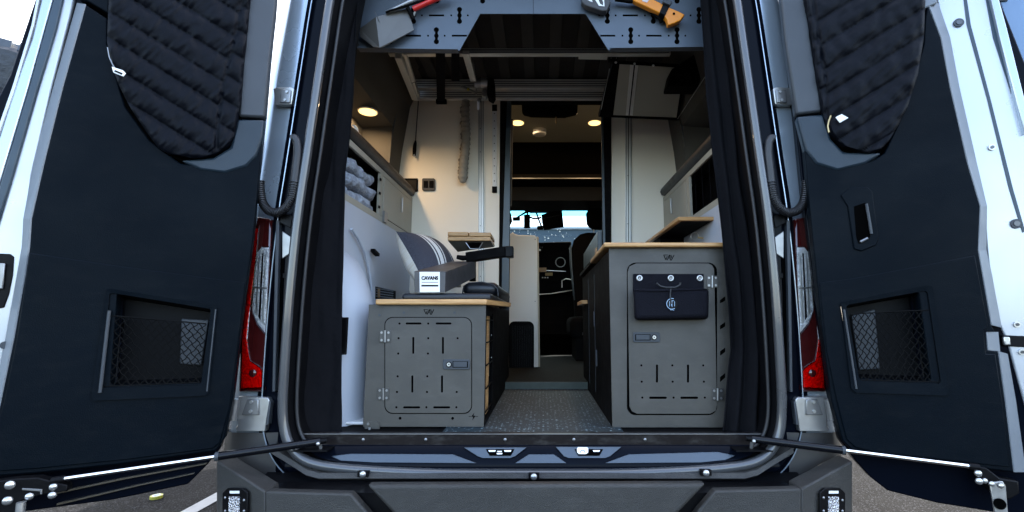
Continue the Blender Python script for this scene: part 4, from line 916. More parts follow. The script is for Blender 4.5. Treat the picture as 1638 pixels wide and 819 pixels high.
# folding saw / hatchet with orange handle
ax = thing('orange_hand_tool', 'bright orange handled tool strapped to the right side of the blue gear panel', 'hand tool', UY(1060, 20, YP - .02))
hd = MB().prism([UY(px, py, YP - .045) for px, py in ((1010, -8), (1014, 1), (1052, 19), (1062, 24), (1067, 31), (1069, 40), (1079, 37), (1089, 32), (1096, 23), (1086, 18), (1074, 13), (1060, 6), (1048, 0), (1035, -8))], (0, .025, 0)).build('handle', orange, ax, bevel=.004, bseg=3)
MB().disk(UY(1078, 22, YP - .0462), .0045, (0, -1, 0), .002, 12).build('lanyard_hole', gap, hd)
MB().prism([UY(px, py, YP - .050) for px, py in ((1064, -2), (1074, 3), (1064, 25), (1055, 20))], (0, .04, 0)).build('rubber_strap', blackpl, ax, bevel=.003)
MB().prism([UY(px, py, YP - .060) for px, py in ((1062, -4), (1076, 2), (1072, 8), (1060, 3))], (0, .02, 0)).build('strap_buckle', trimgr, ax, bevel=.002)
MB().prism([UY(px, py, YP - .0465) for px, py in ((1024, -6), (1038, 0), (1035, 4), (1028, 2))], (0, .001, 0)).build('sticker', mat('pale_sticker', (.6, .5, .5), .5), hd)
MB().tube([UY(984, -2, YP - .03), UY(1012, 2, YP - .03)], .010, 10).build('sheath_end', cabdk, ax, smooth=40)
MB().tube([UY(1040, 18, YP - .02), UY(1056, 30, YP - .02), UY(1058, 36, YP - .01)], .008, 8).build('clamp', cabdk, ax)

# ------------------------------------------------------------------ CABINETS
def fpoly(pts, y, t, name, m, parent, bevel=.0015): return polyat(pts, y, t, name, m, parent, bevel)
def rr(x0, y0, x1, y1, r, n=6):
    out = []
    for (cx, cy, a0) in ((x1 - r, y0 + r, -90), (x1 - r, y1 - r, 0), (x0 + r, y1 - r, 90), (x0 + r, y0 + r, 180)):
        for k in range(n + 1):
            a = R(a0 + 90 * k / n); out.append((cx + r * math.cos(a), cy + r * math.sin(a)))
    return out
def hinge(cx, cy, y, parent, w=9, h=9.5):
    hg = fpoly([(cx - w, cy - h), (cx + w, cy - h), (cx + w, cy + h), (cx - w, cy + h)], y - .003, .003, 'hinge', mat('hinge_black_steel', (.06, .058, .055), .4, .4) if 'hinge_black_steel' not in MATS else MATS['hinge_black_steel'], parent, .0008)
    MB().tube([UY(cx, cy - h, y - .005), UY(cx, cy + h, y - .005)], .0035, 8).build('hinge_pin', zinc, hg, smooth=40)
    for dx in (-5.5, 5.5):
        for dy in (-6, 6): MB().disk(UY(cx + dx, cy + dy, y - .0035), .0042, (0, -1, 0), .0015, 10).build('screw', zinc, hg)
    return hg
def latch(cx, cy, y, parent, flip=1):
    L = fpoly(rr(cx - 21.5, cy - 8, cx + 21.5, cy + 8, 3), y - .005, .005, 'latch', trimgr, parent, .0015)
    fpoly([(cx - flip * 18.5, cy - 5), (cx + flip * 6, cy - 5), (cx + flip * 6, cy + 5), (cx - flip * 18.5, cy + 5)], y - .0058, .001, 'latch_gap', gap, L, 0)
    fpoly([(cx - flip * 17, cy - 4.2), (cx + flip * 5, cy - 4.2), (cx + flip * 5, cy + 4.2), (cx - flip * 17, cy + 4.2)], y - .0075, .002, 'latch_paddle', trimgr, L, .001)
    MB().disk(UY(cx + flip * 12, cy, y - .0065), .0095, (0, -1, 0), .002, 18).build('lock_ring', cabdk, L)
    MB().disk(UY(cx + flip * 12, cy, y - .0085), .0065, (0, -1, 0), .003, 16).build('lock_barrel', steel, L)
    MB().disk(UY(cx + flip * 12, cy, y - .0120), .0022, (0, -1, 0), .001, 8).build('keyhole', gap, L)
    return L
def tav(cx, cy, y, parent, s=1.):
    m = MB()
    for a, b in (((-8, -4), (-1.5, -4)), ((-8, -4), (-4.5, 3.5)), ((-4.5, 3.5), (-2.6, -2)), ((-2.6, 4), (.8, -4.2)), ((.8, -4.2), (2.6, 4)), ((.8, .8), (-.6, .8)), ((2.6, 4), (3.8, 4)), ((3.8, 4), (8, -4.2)), ((2.8, -4.2), (4.4, 1))):
        m.bar(UY(cx + a[0] * s, cy + a[1] * s, y - .0008), UY(cx + b[0] * s, cy + b[1] * s, y - .0008), .0022 * s, .0016, (0, 0, 1) if abs(a[1] - b[1]) < 1 else (0, 1, 0))
    return m.build('logo', printm, parent)
YC = .13
c1 = thing('storage_cabinet', 'low grey metal cabinet on the left with pale bamboo top and slotted door', 'cabinet', (-.38, .3, FL))
F = UY(581, 683, YC), UY(774, 683, YC), UY(776, 487, YC), UY(588, 487, YC)
x0, x1 = -.588, UY(775.5, 600, YC).x
zt_ = UY(680, 487, YC).z
MB().box((x0, YC, FL + .005), (x1, YC + .004, zt_)).build('front_panel', cabm, c1, bevel=.0012)
# carcass: side frame open on the aisle, back, bottom
MB().box((x0, YC + .006, FL + .004), (x0 + .01, YW - .01, zt_)).build('side_panel', cabm, c1)
MB().box((x0, YC + .006, FL + .005), (x1, YW - .01, FL + .02)).build('bottom_panel', cabdk, c1)
MB().box((x1 - .006, YC + .006, FL + .021), (x1, YC + .03, zt_)).build('side_frame', cabdk, c1)
MB().box((x1 - .010, YC + .22, FL + .021), (x1, YW - .01, zt_)).build('side_panel', cabdk, c1)
MB().box((x1 - .006, YC + .03, zt_ - .04), (x1, YC + .22, zt_)).build('side_frame', cabdk, c1)
MB().box((x1 - .014, YC + .031, FL + .03), (x1 - .006, YC + .17, zt_ - .041)).build('bamboo_drawer_side', bamboo_e, c1)
MB().box((x1 - .03, YC + .172, FL + .021), (x1 - .02, YC + .22, zt_ - .045)).build('inner_panel', cabdk, c1)
m = MB()
for k in range(5):
    z = FL + .05 + k * .08; m.bar((x1 + .002, YC + .02, z), (x1 + .002, YC + .22, z), .004, .004)
for yy in (YC + .215,): m.bar((x1 + .002, yy, FL + .03), (x1 + .002, yy, zt_ - .03), .004, .004, (0, 1, 0))
m.build('wire_guard', cabdk, c1)
for py in (536, 572): MB().dome(UY(786, py, YC + .1) + Vector((0, 0, 0)), .003, (1, 0, 0), .002, 8, 3).build('bolt', steel, c1)
# door
dgap = fpoly(rr(615, 507, 755, 662, 13), YC - .0012, .002, 'door_gap', gap, c1, 0)
d1 = fpoly(rr(616, 508.2, 753.8, 660.8, 12.5), YC - .0032, .003, 'door', cabm, c1, .0006)
def slots(items, parent, y):
    for it in items:
        if len(it) == 2: pts = circ(it[0], it[1], 1.7, 10)
        else: pts = rr(it[0], it[1], it[2], it[3], 1.6, 3)
        MB().prism([UY(px, py, y) for px, py in pts], (0, .001, 0)).build('slot', gap, parent)
it = [(637, 567), (684, 565.5), (731, 565), (636, 578), (684, 541.5), (637.5, 541.5), (731, 541), (732, 518), (637, 517), (684.5, 517), (683, 602), (636, 602), (635, 626.5), (683, 626.5), (730, 626.5), (634.5, 651.5), (682, 651.5), (730, 651.5), (731, 602)]
it = [(637.5, 541), (685, 541), (732, 541), (637, 565.5), (684.5, 565.5), (636, 602), (683.5, 602), (635, 627), (683, 627), (730.5, 627), (634, 651.5), (682, 651.5), (730, 651.5), (639, 517.5), (685, 517.5)]
it += [(649, 515.8, 674, 519), (697, 515.8, 722, 519), (659.5, 539, 662.5, 566), (707, 539, 710, 566), (658, 600.5, 661, 628), (705.5, 600.5, 708.5, 628), (645, 650, 672, 653.2), (693, 650, 720, 653.2)]
slots(it, d1, YC - .0038)
hinge(616, 538, YC - .003, d1); hinge(613, 630.5, YC - .003, d1)
latch(730, 583, YC - .004, d1, -1)
tav(686, 499, YC, c1)
for px, py in ((607, 504), (646, 500), (727, 500), (640, 669), (724, 669)): MB().disk(UY(px, py, YC - .0012), .0045, (0, -1, 0), .001, 10).build('screw_hole', trimgr if py < 510 else gap, c1)
# lightning emblem
m = MB().prism([UY(px, py, YC - .001) for px, py in ((758.5, 660), (754, 666.5), (757, 666.5), (755.5, 672.5), (760.5, 665), (757.3, 665))], (0, .0008, 0))
m.bar(UY(750, 666, YC - .0008), UY(753.5, 666, YC - .0008), .0022, .001); m.bar(UY(760.5, 666, YC - .0008), UY(764.5, 666, YC - .0008), .0022, .001); m.build('lightning_mark', printm, c1)
fb = fpoly([(583, 690), (583, 679), (587, 674.5), (603, 674.5), (607, 679), (607, 690)], YC - .006, .005, 'foot_bracket', cabm, c1, .001)
MB().disk(UY(589, 678, YC - .0075), .0045, (0, -1, 0), .002, 10).build('bolt', zinc, fb); MB().tube([UY(591, 684, YC - .015), UY(591, 696, YC - .015)], .004, 8).build('bolt', steel, fb)
# bamboo top
wt = MB(); zA, zB = UY(690, 487.5, YC - .02).z, UY(690, 478.5, YC - .02).z
xa, xb = UY(600, 484, YC - .02).x, UY(779, 484, YC - .02).x
wt.box((xa, YC - .02, zA), (xb, .42, zB)); wt.build('worktop', bamboo_e, c1, bevel=.006, bseg=3)
MB().add([Vector(p) for p in ((xb - .002, YC - .012, zA + .002), (xb + .062, YC + .30, zA + .002), (xb + .062, YC + .30, zB - .001), (xb - .002, YC - .012, zB - .001), (xb - .06, YC + .0, zA + .002), (xb - .06, YC + .30, zA + .002), (xb - .06, YC + .30, zB - .001), (xb - .06, YC, zB - .001))], [(0, 1, 2, 3), (0, 4, 5, 1), (3, 2, 6, 7), (1, 5, 6, 2), (4, 0, 3, 7), (5, 4, 7, 6)]).build('worktop_end', bamboo_e, c1)
MB().box((x0, .42, zA - .005), (-.20, YW - .01, zA + .01)).build('bench_base', cabdk, c1)
# vent grille on the lining left of the cushion
vg = thing('air_grille', 'black slatted air grille at the left end of the bamboo bench top', 'grille', UY(622, 470, .40))
fpoly([(600, 458), (632, 465), (632, 478), (600, 478)], .40, .012, 'plate', cabdk, vg, .001)
for k in range(4): MB().bar(UY(602, 461 + k * 4.2, .395), UY(629, 465.5 + k * 3.8, .395), .006, .004).build('slat', trimgr, vg)
fpoly([(604, 460), (608, 461), (608, 476), (604, 476)], .392, .002, 'slat', mat('orange_tab', (.10, .05, .01), .5), vg)
# seat cushion
cu_ = thing('seat_cushion', 'dark vinyl bench cushion with piped edge lying under the carton and striped pillow', 'cushion', UY(720, 475, .3))
zc0 = zB + .001
def slabc(x0, x1, y0, y1, z0, z1, name, m, parent, bev): return MB().box((x0, y0, z0), (x1, y1, z1)).build(name, m, parent, bevel=bev, bseg=5)
XC0, XC1 = UY(645, 470, .30).x, UY(799, 470, .62).x
slabc(XC0, XC1, .28, 1.25, zc0, zc0 + .030, 'cushion', cush, cu_, .012)
slabc(UY(738, 460, .50).x, XC1 + .004, .52, 1.26, zc0 + .031, UY(770, 451, .52).z, 'bolster', cush, cu_, .030)
pp = [UY(px, py, .515) for px, py in ((740, 470), (742, 458), (750, 453), (770, 451.5), (788, 455), (796, 462), (797, 474))]
MB().tube(pp, .0035, 8).build('piping', cush, cu_, smooth=60)
# carton
bx = thing('long_carton', 'long dark carton with a white printed end label lying on the bench cushion', 'carton', UY(690, 468, .3))
y0, y1 = .27, .66
fr_ = [UY(px, py, y0) for px, py in ((662.5, 434), (712.5, 434.5), (712, 468), (663, 467.5))]
bk_ = [UY(px, py, y1) for px, py in ((722, 418), (760, 418), (760, 444), (722, 444))]
MB().hexa(fr_ + bk_).build('carton', boxm, bx, bevel=.0015)
e1, e2 = fr_[0], fr_[1]
lab = [UY(px, py, y0 - .0015) for px, py in ((671, 434.8), (703.5, 435), (703.5, 467.3), (671.5, 467.2))]
lb = MB().prism(lab, (0, .001, 0)).build('label', whitem, bx)
ctr = UY(687.5, 445, y0 - .0022)
text_mesh('CAVANS', .0185, printm, 'print', lb, ctr, sx=.9, bold=.0009)
for py, w, h in ((451.5, 13, .4), (457, 13.5, 1.3)): MB().prism([UY(687.5 + a * w, py + b * h, y0 - .0022) for a, b in ((-1, -1), (1, -1), (1, 1), (-1, 1))], (0, .0006, 0)).build('print', printm, lb)
# worn grey printing on the long side of the carton
# pillow
plw = thing('striped_pillow', 'cream pillow with grey woven stripes leaning behind the long carton', 'pillow', UY(675, 415, .62))
def pillow():
    A, B, Cc, D = UY(633, 372, .80), UY(716, 424, .58), UY(664, 460, .46), UY(640, 420, .5)
    # flat square pillow, edge-on diagonal: local axes
    tl, tr_, brr, bl_ = UY(640, 372, .80), UY(722, 418, .80), UY(706, 470, .42), UY(650, 462, .42)
    tl, tr_, brr, bl_ = UY(633, 370, .56), UY(684, 385, .92), UY(738, 460, .82), UY(682, 462, .44)
    nrm = (tr_ - tl).cross(bl_ - tl).normalized()
    if nrm.x < 0: nrm = -nrm
    N = 28; mm = MB(); me_uv = []
    for sgn, T in ((1, .10), (-1, .095)):
        g = []
        for i in range(N + 1):
            row = []
            for j in range(N + 1):
                u, v = i / N, j / N
                cu = .5 + (u - .5) * (1 - .09 * math.sin(math.pi * v)); cv = .5 + (v - .5) * (1 - .09 * math.sin(math.pi * u))
                p = (tl * (1 - cu) + tr_ * cu) * (1 - cv) + (bl_ * (1 - cu) + brr * cu) * cv
                hgt = (max(0, math.sin(math.pi * u)) * max(0, math.sin(math.pi * v))) ** .45 * T
                row.append(p + nrm * hgt * sgn)
            g.append(row)
        mm.rows(g)
    o = mm.build('pillow_case', None if False else cream, plw, smooth=80)
    # uv
    uvl = o.data.uv_layers.new(name='weave')
    n1 = (N + 1) ** 2
    for lp in o.data.loops:
        vi = lp.vertex_index % n1 if lp.vertex_index < 2 * n1 else 0
        back = (lp.vertex_index // n1) == 1
        uvl.data[lp.index].uv = (.995 if back else .95 * (vi // (N + 1)) / N, (vi % (N + 1)) / N)
    return o
po = pillow()
pm = mat('woven_pillow', (.7, .65, .55), .9, 0, .1, 20, bump=.35, bs=260); t = pm.node_tree; b_ = t.nodes['Principled BSDF']
uvn = t.nodes.new('ShaderNodeUVMap'); uvn.uv_map = 'weave'; sx_ = t.nodes.new('ShaderNodeSeparateXYZ'); t.links.new(uvn.outputs[0], sx_.inputs[0])
cr = t.nodes.new('ShaderNodeValToRGB'); cr.color_ramp.interpolation = 'CONSTANT'; els = cr.color_ramp.elements
stops = [(0, (.040, .040, .052)), (.20, (.62, .60, .55)), (.225, (.03, .03, .035)), (.25, (.62, .60, .55)), (.32, (.035, .035, .04)), (.345, (.60, .58, .54)), (.37, (.038, .038, .044)), (.56, (.55, .52, .48)), (.58, (.035, .035, .04)), (.74, (.5, .48, .44)), (.97, (.86, .80, .68))]
els[0].position = 0; els[0].color = (*stops[0][1], 1); els[1].position = stops[1][0]; els[1].color = (*stops[1][1], 1)
for p_, c_ in stops[2:]:
    e = els.new(p_); e.color = (*c_, 1)
t.links.new(sx_.outputs[0], cr.inputs[0])
nz = t.nodes.new('ShaderNodeTexNoise'); nz.inputs['Scale'].default_value = 90; t.links.new(uvn.outputs[0], nz.inputs['Vector'])
mxn = t.nodes.new('ShaderNodeMix'); mxn.data_type = 'RGBA'; mxn.blend_type = 'OVERLAY'; mxn.inputs[0].default_value = .8
t.links.new(cr.outputs[0], mxn.inputs[6]); t.links.new(nz.outputs[0], mxn.inputs[7]); t.links.new(mxn.outputs[2], b_.inputs['Base Color'])
po.data.materials[0] = pm
# folding bamboo side table with bracket
ft = thing('folding_tray', 'small two-part bamboo tray folded on a metal bracket in front of the cream wall', 'tray table', UY(750, 380, .85))
for q, y_ in (([(716, 371), (749, 371), (749, 377.5), (716, 377.5)], 1), ([(750, 371.5), (785, 372), (785, 378), (750, 378)], 1), ([(716, 378.2), (784, 378.5), (785, 385), (716, 385)], 1)):
    a0 = [UY(px, py, .80) for px, py in q]; b0 = [p + Vector((0, .20, 0)) for p in a0]
    MB().hexa([a0[0], a0[1], a0[2], a0[3]] + b0).build('board', bamboo_e, ft, bevel=.003, bseg=2)
MB().hexa([UY(716, 385, .81), UY(785, 385, .81), UY(790, 395, .86), UY(732, 403, .90)] + [UY(722, 385, 1.0), UY(786, 385, 1.0), UY(792, 394, 1.0), UY(735, 402, 1.0)]).build('bracket', mat('tray_bracket_grey', (.11, .105, .09), .5), ft, bevel=.002)
MB().tube([UY(px, py, .80) for px, py in ((745, 388), (752, 398), (766, 398), (772, 388))], .0025, 8).build('bracket_edge', steel, ft, smooth=30)
fpoly([(746, 388), (770, 388), (765, 397), (752, 397)], .80, .01, 'bracket_opening', gap, ft, 0)
# swivel arm
sa = thing('swivel_arm', 'black square steel swivel arm reaching across from the bench towards the doorway', 'table arm', UY(780, 402, .9))
A, B = UY(746, 410, .62), UY(812, 402, .80)
A, B = UY(748, 412, .66), UY(811, 402.5, .60)
MB().bar(A, B, .045, .046).build('arm', cabdk, sa, bevel=.003)
e = B + Vector((.0, 0, .0)); MB().box((e.x - .006, e.y - .028, e.z - .027), (e.x + .030, e.y + .03, e.z + .022)).build('socket', blackpl, sa, bevel=.003)
MB().tube([UY(731, 411, .64), UY(741, 413, .64), UY(748, 412, .65)], [.010, .013, .012], 12).build('knob', cabdk, sa, smooth=40)
MB().tube([UY(756, 412, .70), UY(756, 450, .72)], .016, 14).build('pivot_post', cabdk, sa, smooth=40)

# right cabinet
c2 = thing('storage_cabinet', 'tall grey metal cabinet on the right with a black pouch fixed to its door', 'cabinet', (.5, .3, FL))
x0 = UY(979.5, 688, YC).x; zt2 = UY(1060, 396, YC).z; x1 = .72
MB().box((x0, YC, FL + .003), (x1, YC + .004, zt2)).build('front_panel', cabm, c2, bevel=.0012)
MB().box((x0, YC + .005, FL + .003), (x0 + .012, YW - .02, zt2 - .01)).build('side_panel', cabdk, c2)
MB().box((x0 + .012, YC + .005, FL + .003), (x1, YC + .35, FL + .02)).build('bottom_panel', cabdk, c2)
MB().box((x1 - .01, YC + .005, FL + .02), (x1, YW - .02, zt2 - .01)).build('side_panel', cabdk, c2)
fpoly(rr(1003, 420, 1147, 664, 14), YC - .0012, .002, 'door_gap', gap, c2, 0)
d2 = fpoly([(1018, 421.2), (1133, 421.2), (1139, 424), (1142.5, 430), (1147, 648), (1145, 657), (1136, 662), (1019, 662), (1011, 658), (1007, 650), (1004, 436), (1007, 426)], YC - .0032, .003, 'door', cabm, c2, .0006)
it = [(1026, 584.5), (1075.5, 584.5), (1125, 584.5), (1026.5, 610.5), (1076, 610.5), (1126, 610.5), (1027.5, 636), (1077.5, 636), (1127.5, 636),
      (1049.3, 583, 1052.6, 612), (1099, 583, 1102.2, 612), (1038.5, 634.5, 1066.5, 638), (1088.5, 634.5, 1116.5, 638)]
slots(it, d2, YC - .0038)
hinge(1139.5, 450.5, YC - .003, d2); hinge(1148, 631, YC - .003, d2)
latch(1034.5, 539.5, YC - .004, d2, 1)
tav(1070, 412, YC, c2, 1.05)
for i in range(4):
    yy = 480 + i * 41
    fpoly([(1152, yy + 5 + i * 1), (1160, yy + 1), (1160, yy - 6), (1152, yy + 0)], YC - .001, .001, 'vent_slot', gap, c2, 0)
# bamboo worktop
zA2, zB2 = UY(1060, 395, YC - .025).z, UY(1060, 387.5, YC - .025).z
xa2 = UY(966, 390, YC - .025).x
MB().box((xa2, YC - .025, zA2), (x1 + .0, .60, zB2)).build('worktop', bamboo_e, c2, bevel=.006, bseg=3)
MB().box((xa2 + .004, .60, zA2), (x1, YW - .02, zB2)).build('worktop', cabdk, c2)
# side face details
for zz, yy in ((.95, .55), (1.12, .62)):
    MB().box((x0 - .006, yy, zz), (x0 - .001, yy + .012, zz + .07)).build('drawer_pull', trimgr, c2)
for yy in (.62, .90): MB().box((x0 - .002, yy, FL + .05), (x0 - .0005, yy + .004, zt2 - .05)).build('drawer_gap', trimgr, c2)
MB().box((x0 - .035, .95, 1.235), (x0 - .002, 1.25, 1.255)).build('bamboo_ledge', bamboo_e, c2, bevel=.002)
# pouch
pc = thing('utility_pouch', 'black fabric utility pouch with metal eyelets and round badge on the tall cabinet door', 'pouch', UY(1074, 475, YC - .03))
bkp = fpoly([(1013, 438), (1126, 438), (1126, 470), (1013, 470)], YC - .010, .006, 'back_flap', darkfab, pc, .002)
bodyp = MB().hexa([UY(1012, 463, YC - .055), UY(1133, 461, YC - .055), UY(1131, 508, YC - .060), UY(1017, 511, YC - .060)] + [UY(1014, 462, YC - .006), UY(1134, 461, YC - .006), UY(1134, 512, YC - .006), UY(1014, 513, YC - .006)]).build('bag', darkfab, pc, bevel=.014, bseg=4)
MB().tube([UY(1012, 464, YC - .056), UY(1050, 465.5, YC - .058), UY(1133, 462.5, YC - .056)], .0022, 6).build('seam', darkfab, pc, smooth=60)
for px in (1023, 1073, 1119.5):
    e = MB().tube([UY(px + 3.8 * math.cos(k * math.pi / 8), 445 + 3.8 * math.sin(k * math.pi / 8), YC - .0115) for k in range(17)], .0032, 8).build('eyelet', steel, pc, smooth=60)
    MB().disk(UY(px, 445, YC - .0115), .0035, (0, -1, 0), .002, 10).build('stud', zinc, e)
MB().tube([UY(px, py, YC - .03) for px, py in ((1050, 453), (1056, 458), (1066, 460), (1080, 460), (1088, 456), (1088, 452))], .004, 8).build('cord', rubberk, pc, smooth=60)
MB().tube([UY(px, py, YC - .062) for px, py in ((1073, 462), (1072, 475), (1074, 486))], .003, 8).build('cord', rubberk, pc, smooth=60)
bd = MB().disk(UY(1075, 486, YC - .0595), .0195, (0, -1, 0), .003, 28).build('badge', blackpl, pc)
blu = mat('pale_blue_print', (.30, .42, .55), .5)
MB().tube([UY(1075 + 8.6 * math.cos(R(a_)), 486 + 8.6 * math.sin(R(a_)), YC - .063) for a_ in range(60, 300, 12)], .0012, 6).build('badge_mark', blu, bd)
for dx, h_ in ((-4, 4), (-1, 3), (0, 5), (4, 4)):
    MB().bar(UY(1075 + dx, 486 - h_, YC - .063), UY(1075 + dx, 486 + h_, YC - .063), .0014, .001, (0, 1, 0)).build('badge_mark', blu, bd)
MB().bar(UY(1073, 481, YC - .063), UY(1078, 481, YC - .063), .001, .0014).build('badge_mark', blu, bd)
text_mesh('WC', .008, blu, 'badge_mark', bd, UY(1075, 495.5, YC - .063))

# second counter at the right, deeper in
ct = thing('side_counter', 'bamboo-edged shelf counter with dark underside above the tall cabinet', 'counter', (.7, .5, 1.5))
ys = .46; zt3, zb3 = UY(1110, 346.5, ys).z, UY(1110, 352.5, ys).z
xl3 = UY(1085, 349, ys).x
MB().box((xl3, ys, zb3), (.84, ys + .02, zt3)).build('edge', bamboo_e, ct, bevel=.003)
MB().box((xl3, ys + .021, zb3), (xl3 + .02, YW - .03, zt3)).build('edge', bamboo_e, ct, bevel=.003)
MB().box((xl3 + .021, ys + .021, zb3 + .001), (.84, YW - .03, zt3)).build('board', cabdk, ct)
MB().box((xl3 + .03, .9, zB2 + .01), (.84, .92, zb3)).build('back_panel', cabdk, ct)
MB().tube([UY(1111 + 6 * math.cos(t_ * math.pi / 10), 378 + 6 * math.sin(t_ * math.pi / 10), .6) for t_ in range(21)], .002, 6).build('ring', steel, ct, smooth=60)
MB().bar(UY(1116, 380, .6), UY(1125, 381, .6), .006, .008).build('ring_stem', tarp, ct)
MB().hexa([Vector(p) for p in ((.80, .30, 1.43), (.86, .30, 1.43), (.86, .30, 1.66), (.83, .30, 1.66), (.80, .8, 1.43), (.86, .8, 1.43), (.86, .8, 1.66), (.83, .8, 1.66))]).build('end_support', greyl, ct)

# ------------------------------------------------------------------ UPPER CUPBOARDS
def cupboard(s, label):
    o = thing('wall_cupboard', label, 'cupboard', (s * .82, .8, 1.5))
    X = s * .78
    def q(px, py): return UX(px, py, -.78) if s < 0 else UX(px, py, .78)
    zT = 1.60; zBt = 1.36
    return o
cl_ = thing('wall_cupboard', 'open taupe wall cupboard with black padded ledge holding grey blankets on the left', 'cupboard', (-.82, .8, 1.5))
XL = -.78
def sq(pts, X, t, name, m, parent, bevel=.002):
    return MB().prism([UX(px, py, X) for px, py in pts], (t, 0, 0)).build(name, m, parent, bevel=bevel)
# padded ledge: from near to far along y
def ledge(pxy, X, s, parent):
    pts = [UX(px, py, X) for px, py in pxy]
    a, b = pts
    m = MB(); g = []
    for i in range(41):
        k = i / 40; p = a.lerp(b, k); w = 1 + .05 * math.sin(i * 2.1)
        g.append([Vector((p.x + s * .24, p.y, p.z + .045)), Vector((p.x + s * .02, p.y, p.z + .045 * w)), Vector((p.x - s * .015, p.y, p.z + .025)), Vector((p.x - s * .02 * w, p.y, p.z)), Vector((p.x - s * .012, p.y, p.z - .03)), Vector((p.x + s * .03, p.y, p.z - .04)), Vector((p.x + s * .24, p.y, p.z - .04))])
    m.rows(g); m.add(g[-1], [tuple(range(7))]); m.add(g[0], [tuple(range(7))])
    return m.build('padded_ledge', cush, parent, smooth=60)
# the ledge is level: take its height from the far end and run it forward
pfar = UX(655, 303, XL); zL = pfar.z
a = Vector((XL, .14, zL)); b = Vector((XL, YW - .02, zL))
def ledge3(a, b, s, parent):
    m = MB(); g = []
    for i in range(41):
        k = i / 40; p = a.lerp(b, k); w = 1 + .06 * math.sin(i * 2.1)
        g.append([Vector((p.x + s * .24, p.y, p.z + .03)), Vector((p.x + s * .02, p.y, p.z + .03 * w)), Vector((p.x - s * .015, p.y, p.z + .018)), Vector((p.x - s * .02 * w, p.y, p.z)), Vector((p.x - s * .012, p.y, p.z - .022)), Vector((p.x + s * .03, p.y, p.z - .03)), Vector((p.x + s * .24, p.y, p.z - .03))])
    m.rows(g); m.add(g[-1], [tuple(range(7))]); m.add(g[0], [tuple(range(7))])
    return m.build('padded_ledge', cush, parent, smooth=60)
ledge3(a, b, -1, cl_)
zF1, zF0 = zL - .032, UX(640, 384, XL).z
zF0 = zL - .30
print('ledge z', zL, 'face', zF0, zF1)
yD0 = UX(622, 330, XL).y; yO0, yO1 = .30, UX(606, 330, XL).y
print('cupboard door from y', yD0, 'opening to', yO1)
# face: frame pieces around the open bay, then a closed door
def face(s, parent, yO0, yO1, yE):
    X = s * .78; t = .012
    def bxx(y0, y1, z0, z1, name, m, off=0, bev=.0015): return MB().box((min(X - s * off, X - s * off + s * t), y0, z0), (max(X - s * off, X - s * off + s * t), y1, z1)).build(name, m, parent, bevel=bev)
    bxx(.14, yE, zF1 - .028, zF1, 'face_frame', cabface); bxx(.14, yE, zF0, zF0 + .03, 'face_frame', cabface)
    bxx(.14, yO0, zF0 + .03, zF1 - .028, 'face_frame', cabface); bxx(yO1, yO1 + .05, zF0 + .03, zF1 - .028, 'face_frame', cabface)
    d = bxx(yO1 + .055, yE - .02, zF0 + .033, zF1 - .031, 'door', cabface, .002); bxx(yE - .018, yE, zF0 + .03, zF1 - .028, 'face_frame', cabface)
    ym = (yO1 + .05 + yE) / 2 + .03
    MB().bar((X - s * .010, ym, (zF0 + zF1) / 2 - .015), (X - s * .010, ym, (zF0 + zF1) / 2 + .075), .008, .010, (0, 1, 0)).build('handle', steel, d, bevel=.002)
    MB().box((min(X, X + s * .2), .14, zF0 - .002), (max(X, X + s * .2), yE, zF0)).build('bottom_board', cabdk, parent)
    MB().box((X + s * .10, .14, zF0) if s > 0 else (X - .12, .14, zF0), (X + s * .12, yE, zF1) if s > 0 else (X - .10, yE, zF1)).build('back_board', cabdk, parent)
    return X
face(-1, cl_, .18, yO1, YW - .005)
for z_ in (zF0 + .06, zF0 + .13, zF0 + .2): MB().box((XL + .001, yO1 - .012, z_), (XL + .006, yO1 + .004, z_ + .012)).build('net_hook', cabdk, cl_)
MB().box((XL + .001, yO1 + .055, zF0 + .005), (XL + .012, yO1 + .10, zF0 + .06)).build('door_hinge', zinc, cl_)
cr_ = thing('wall_cupboard', 'taupe wall cupboard with black padded ledge and dark mesh bay on the right', 'cupboard', (.82, .8, 1.5))
ledge3(Vector((.78, .14, zL)), Vector((.78, YW - .02, zL)), 1, cr_)
yO1r = UX(1103, 300, .78).y
face(1, cr_, .18, yO1r, YW - .005)
m = MB()
for k in range(7): m.bar((.786, .2 + k * .1, zF0 + .03), (.786, .2 + k * .1 + .001, zF1 - .03), .0015, .0015)
m.build('mesh', darkfab, cr_)
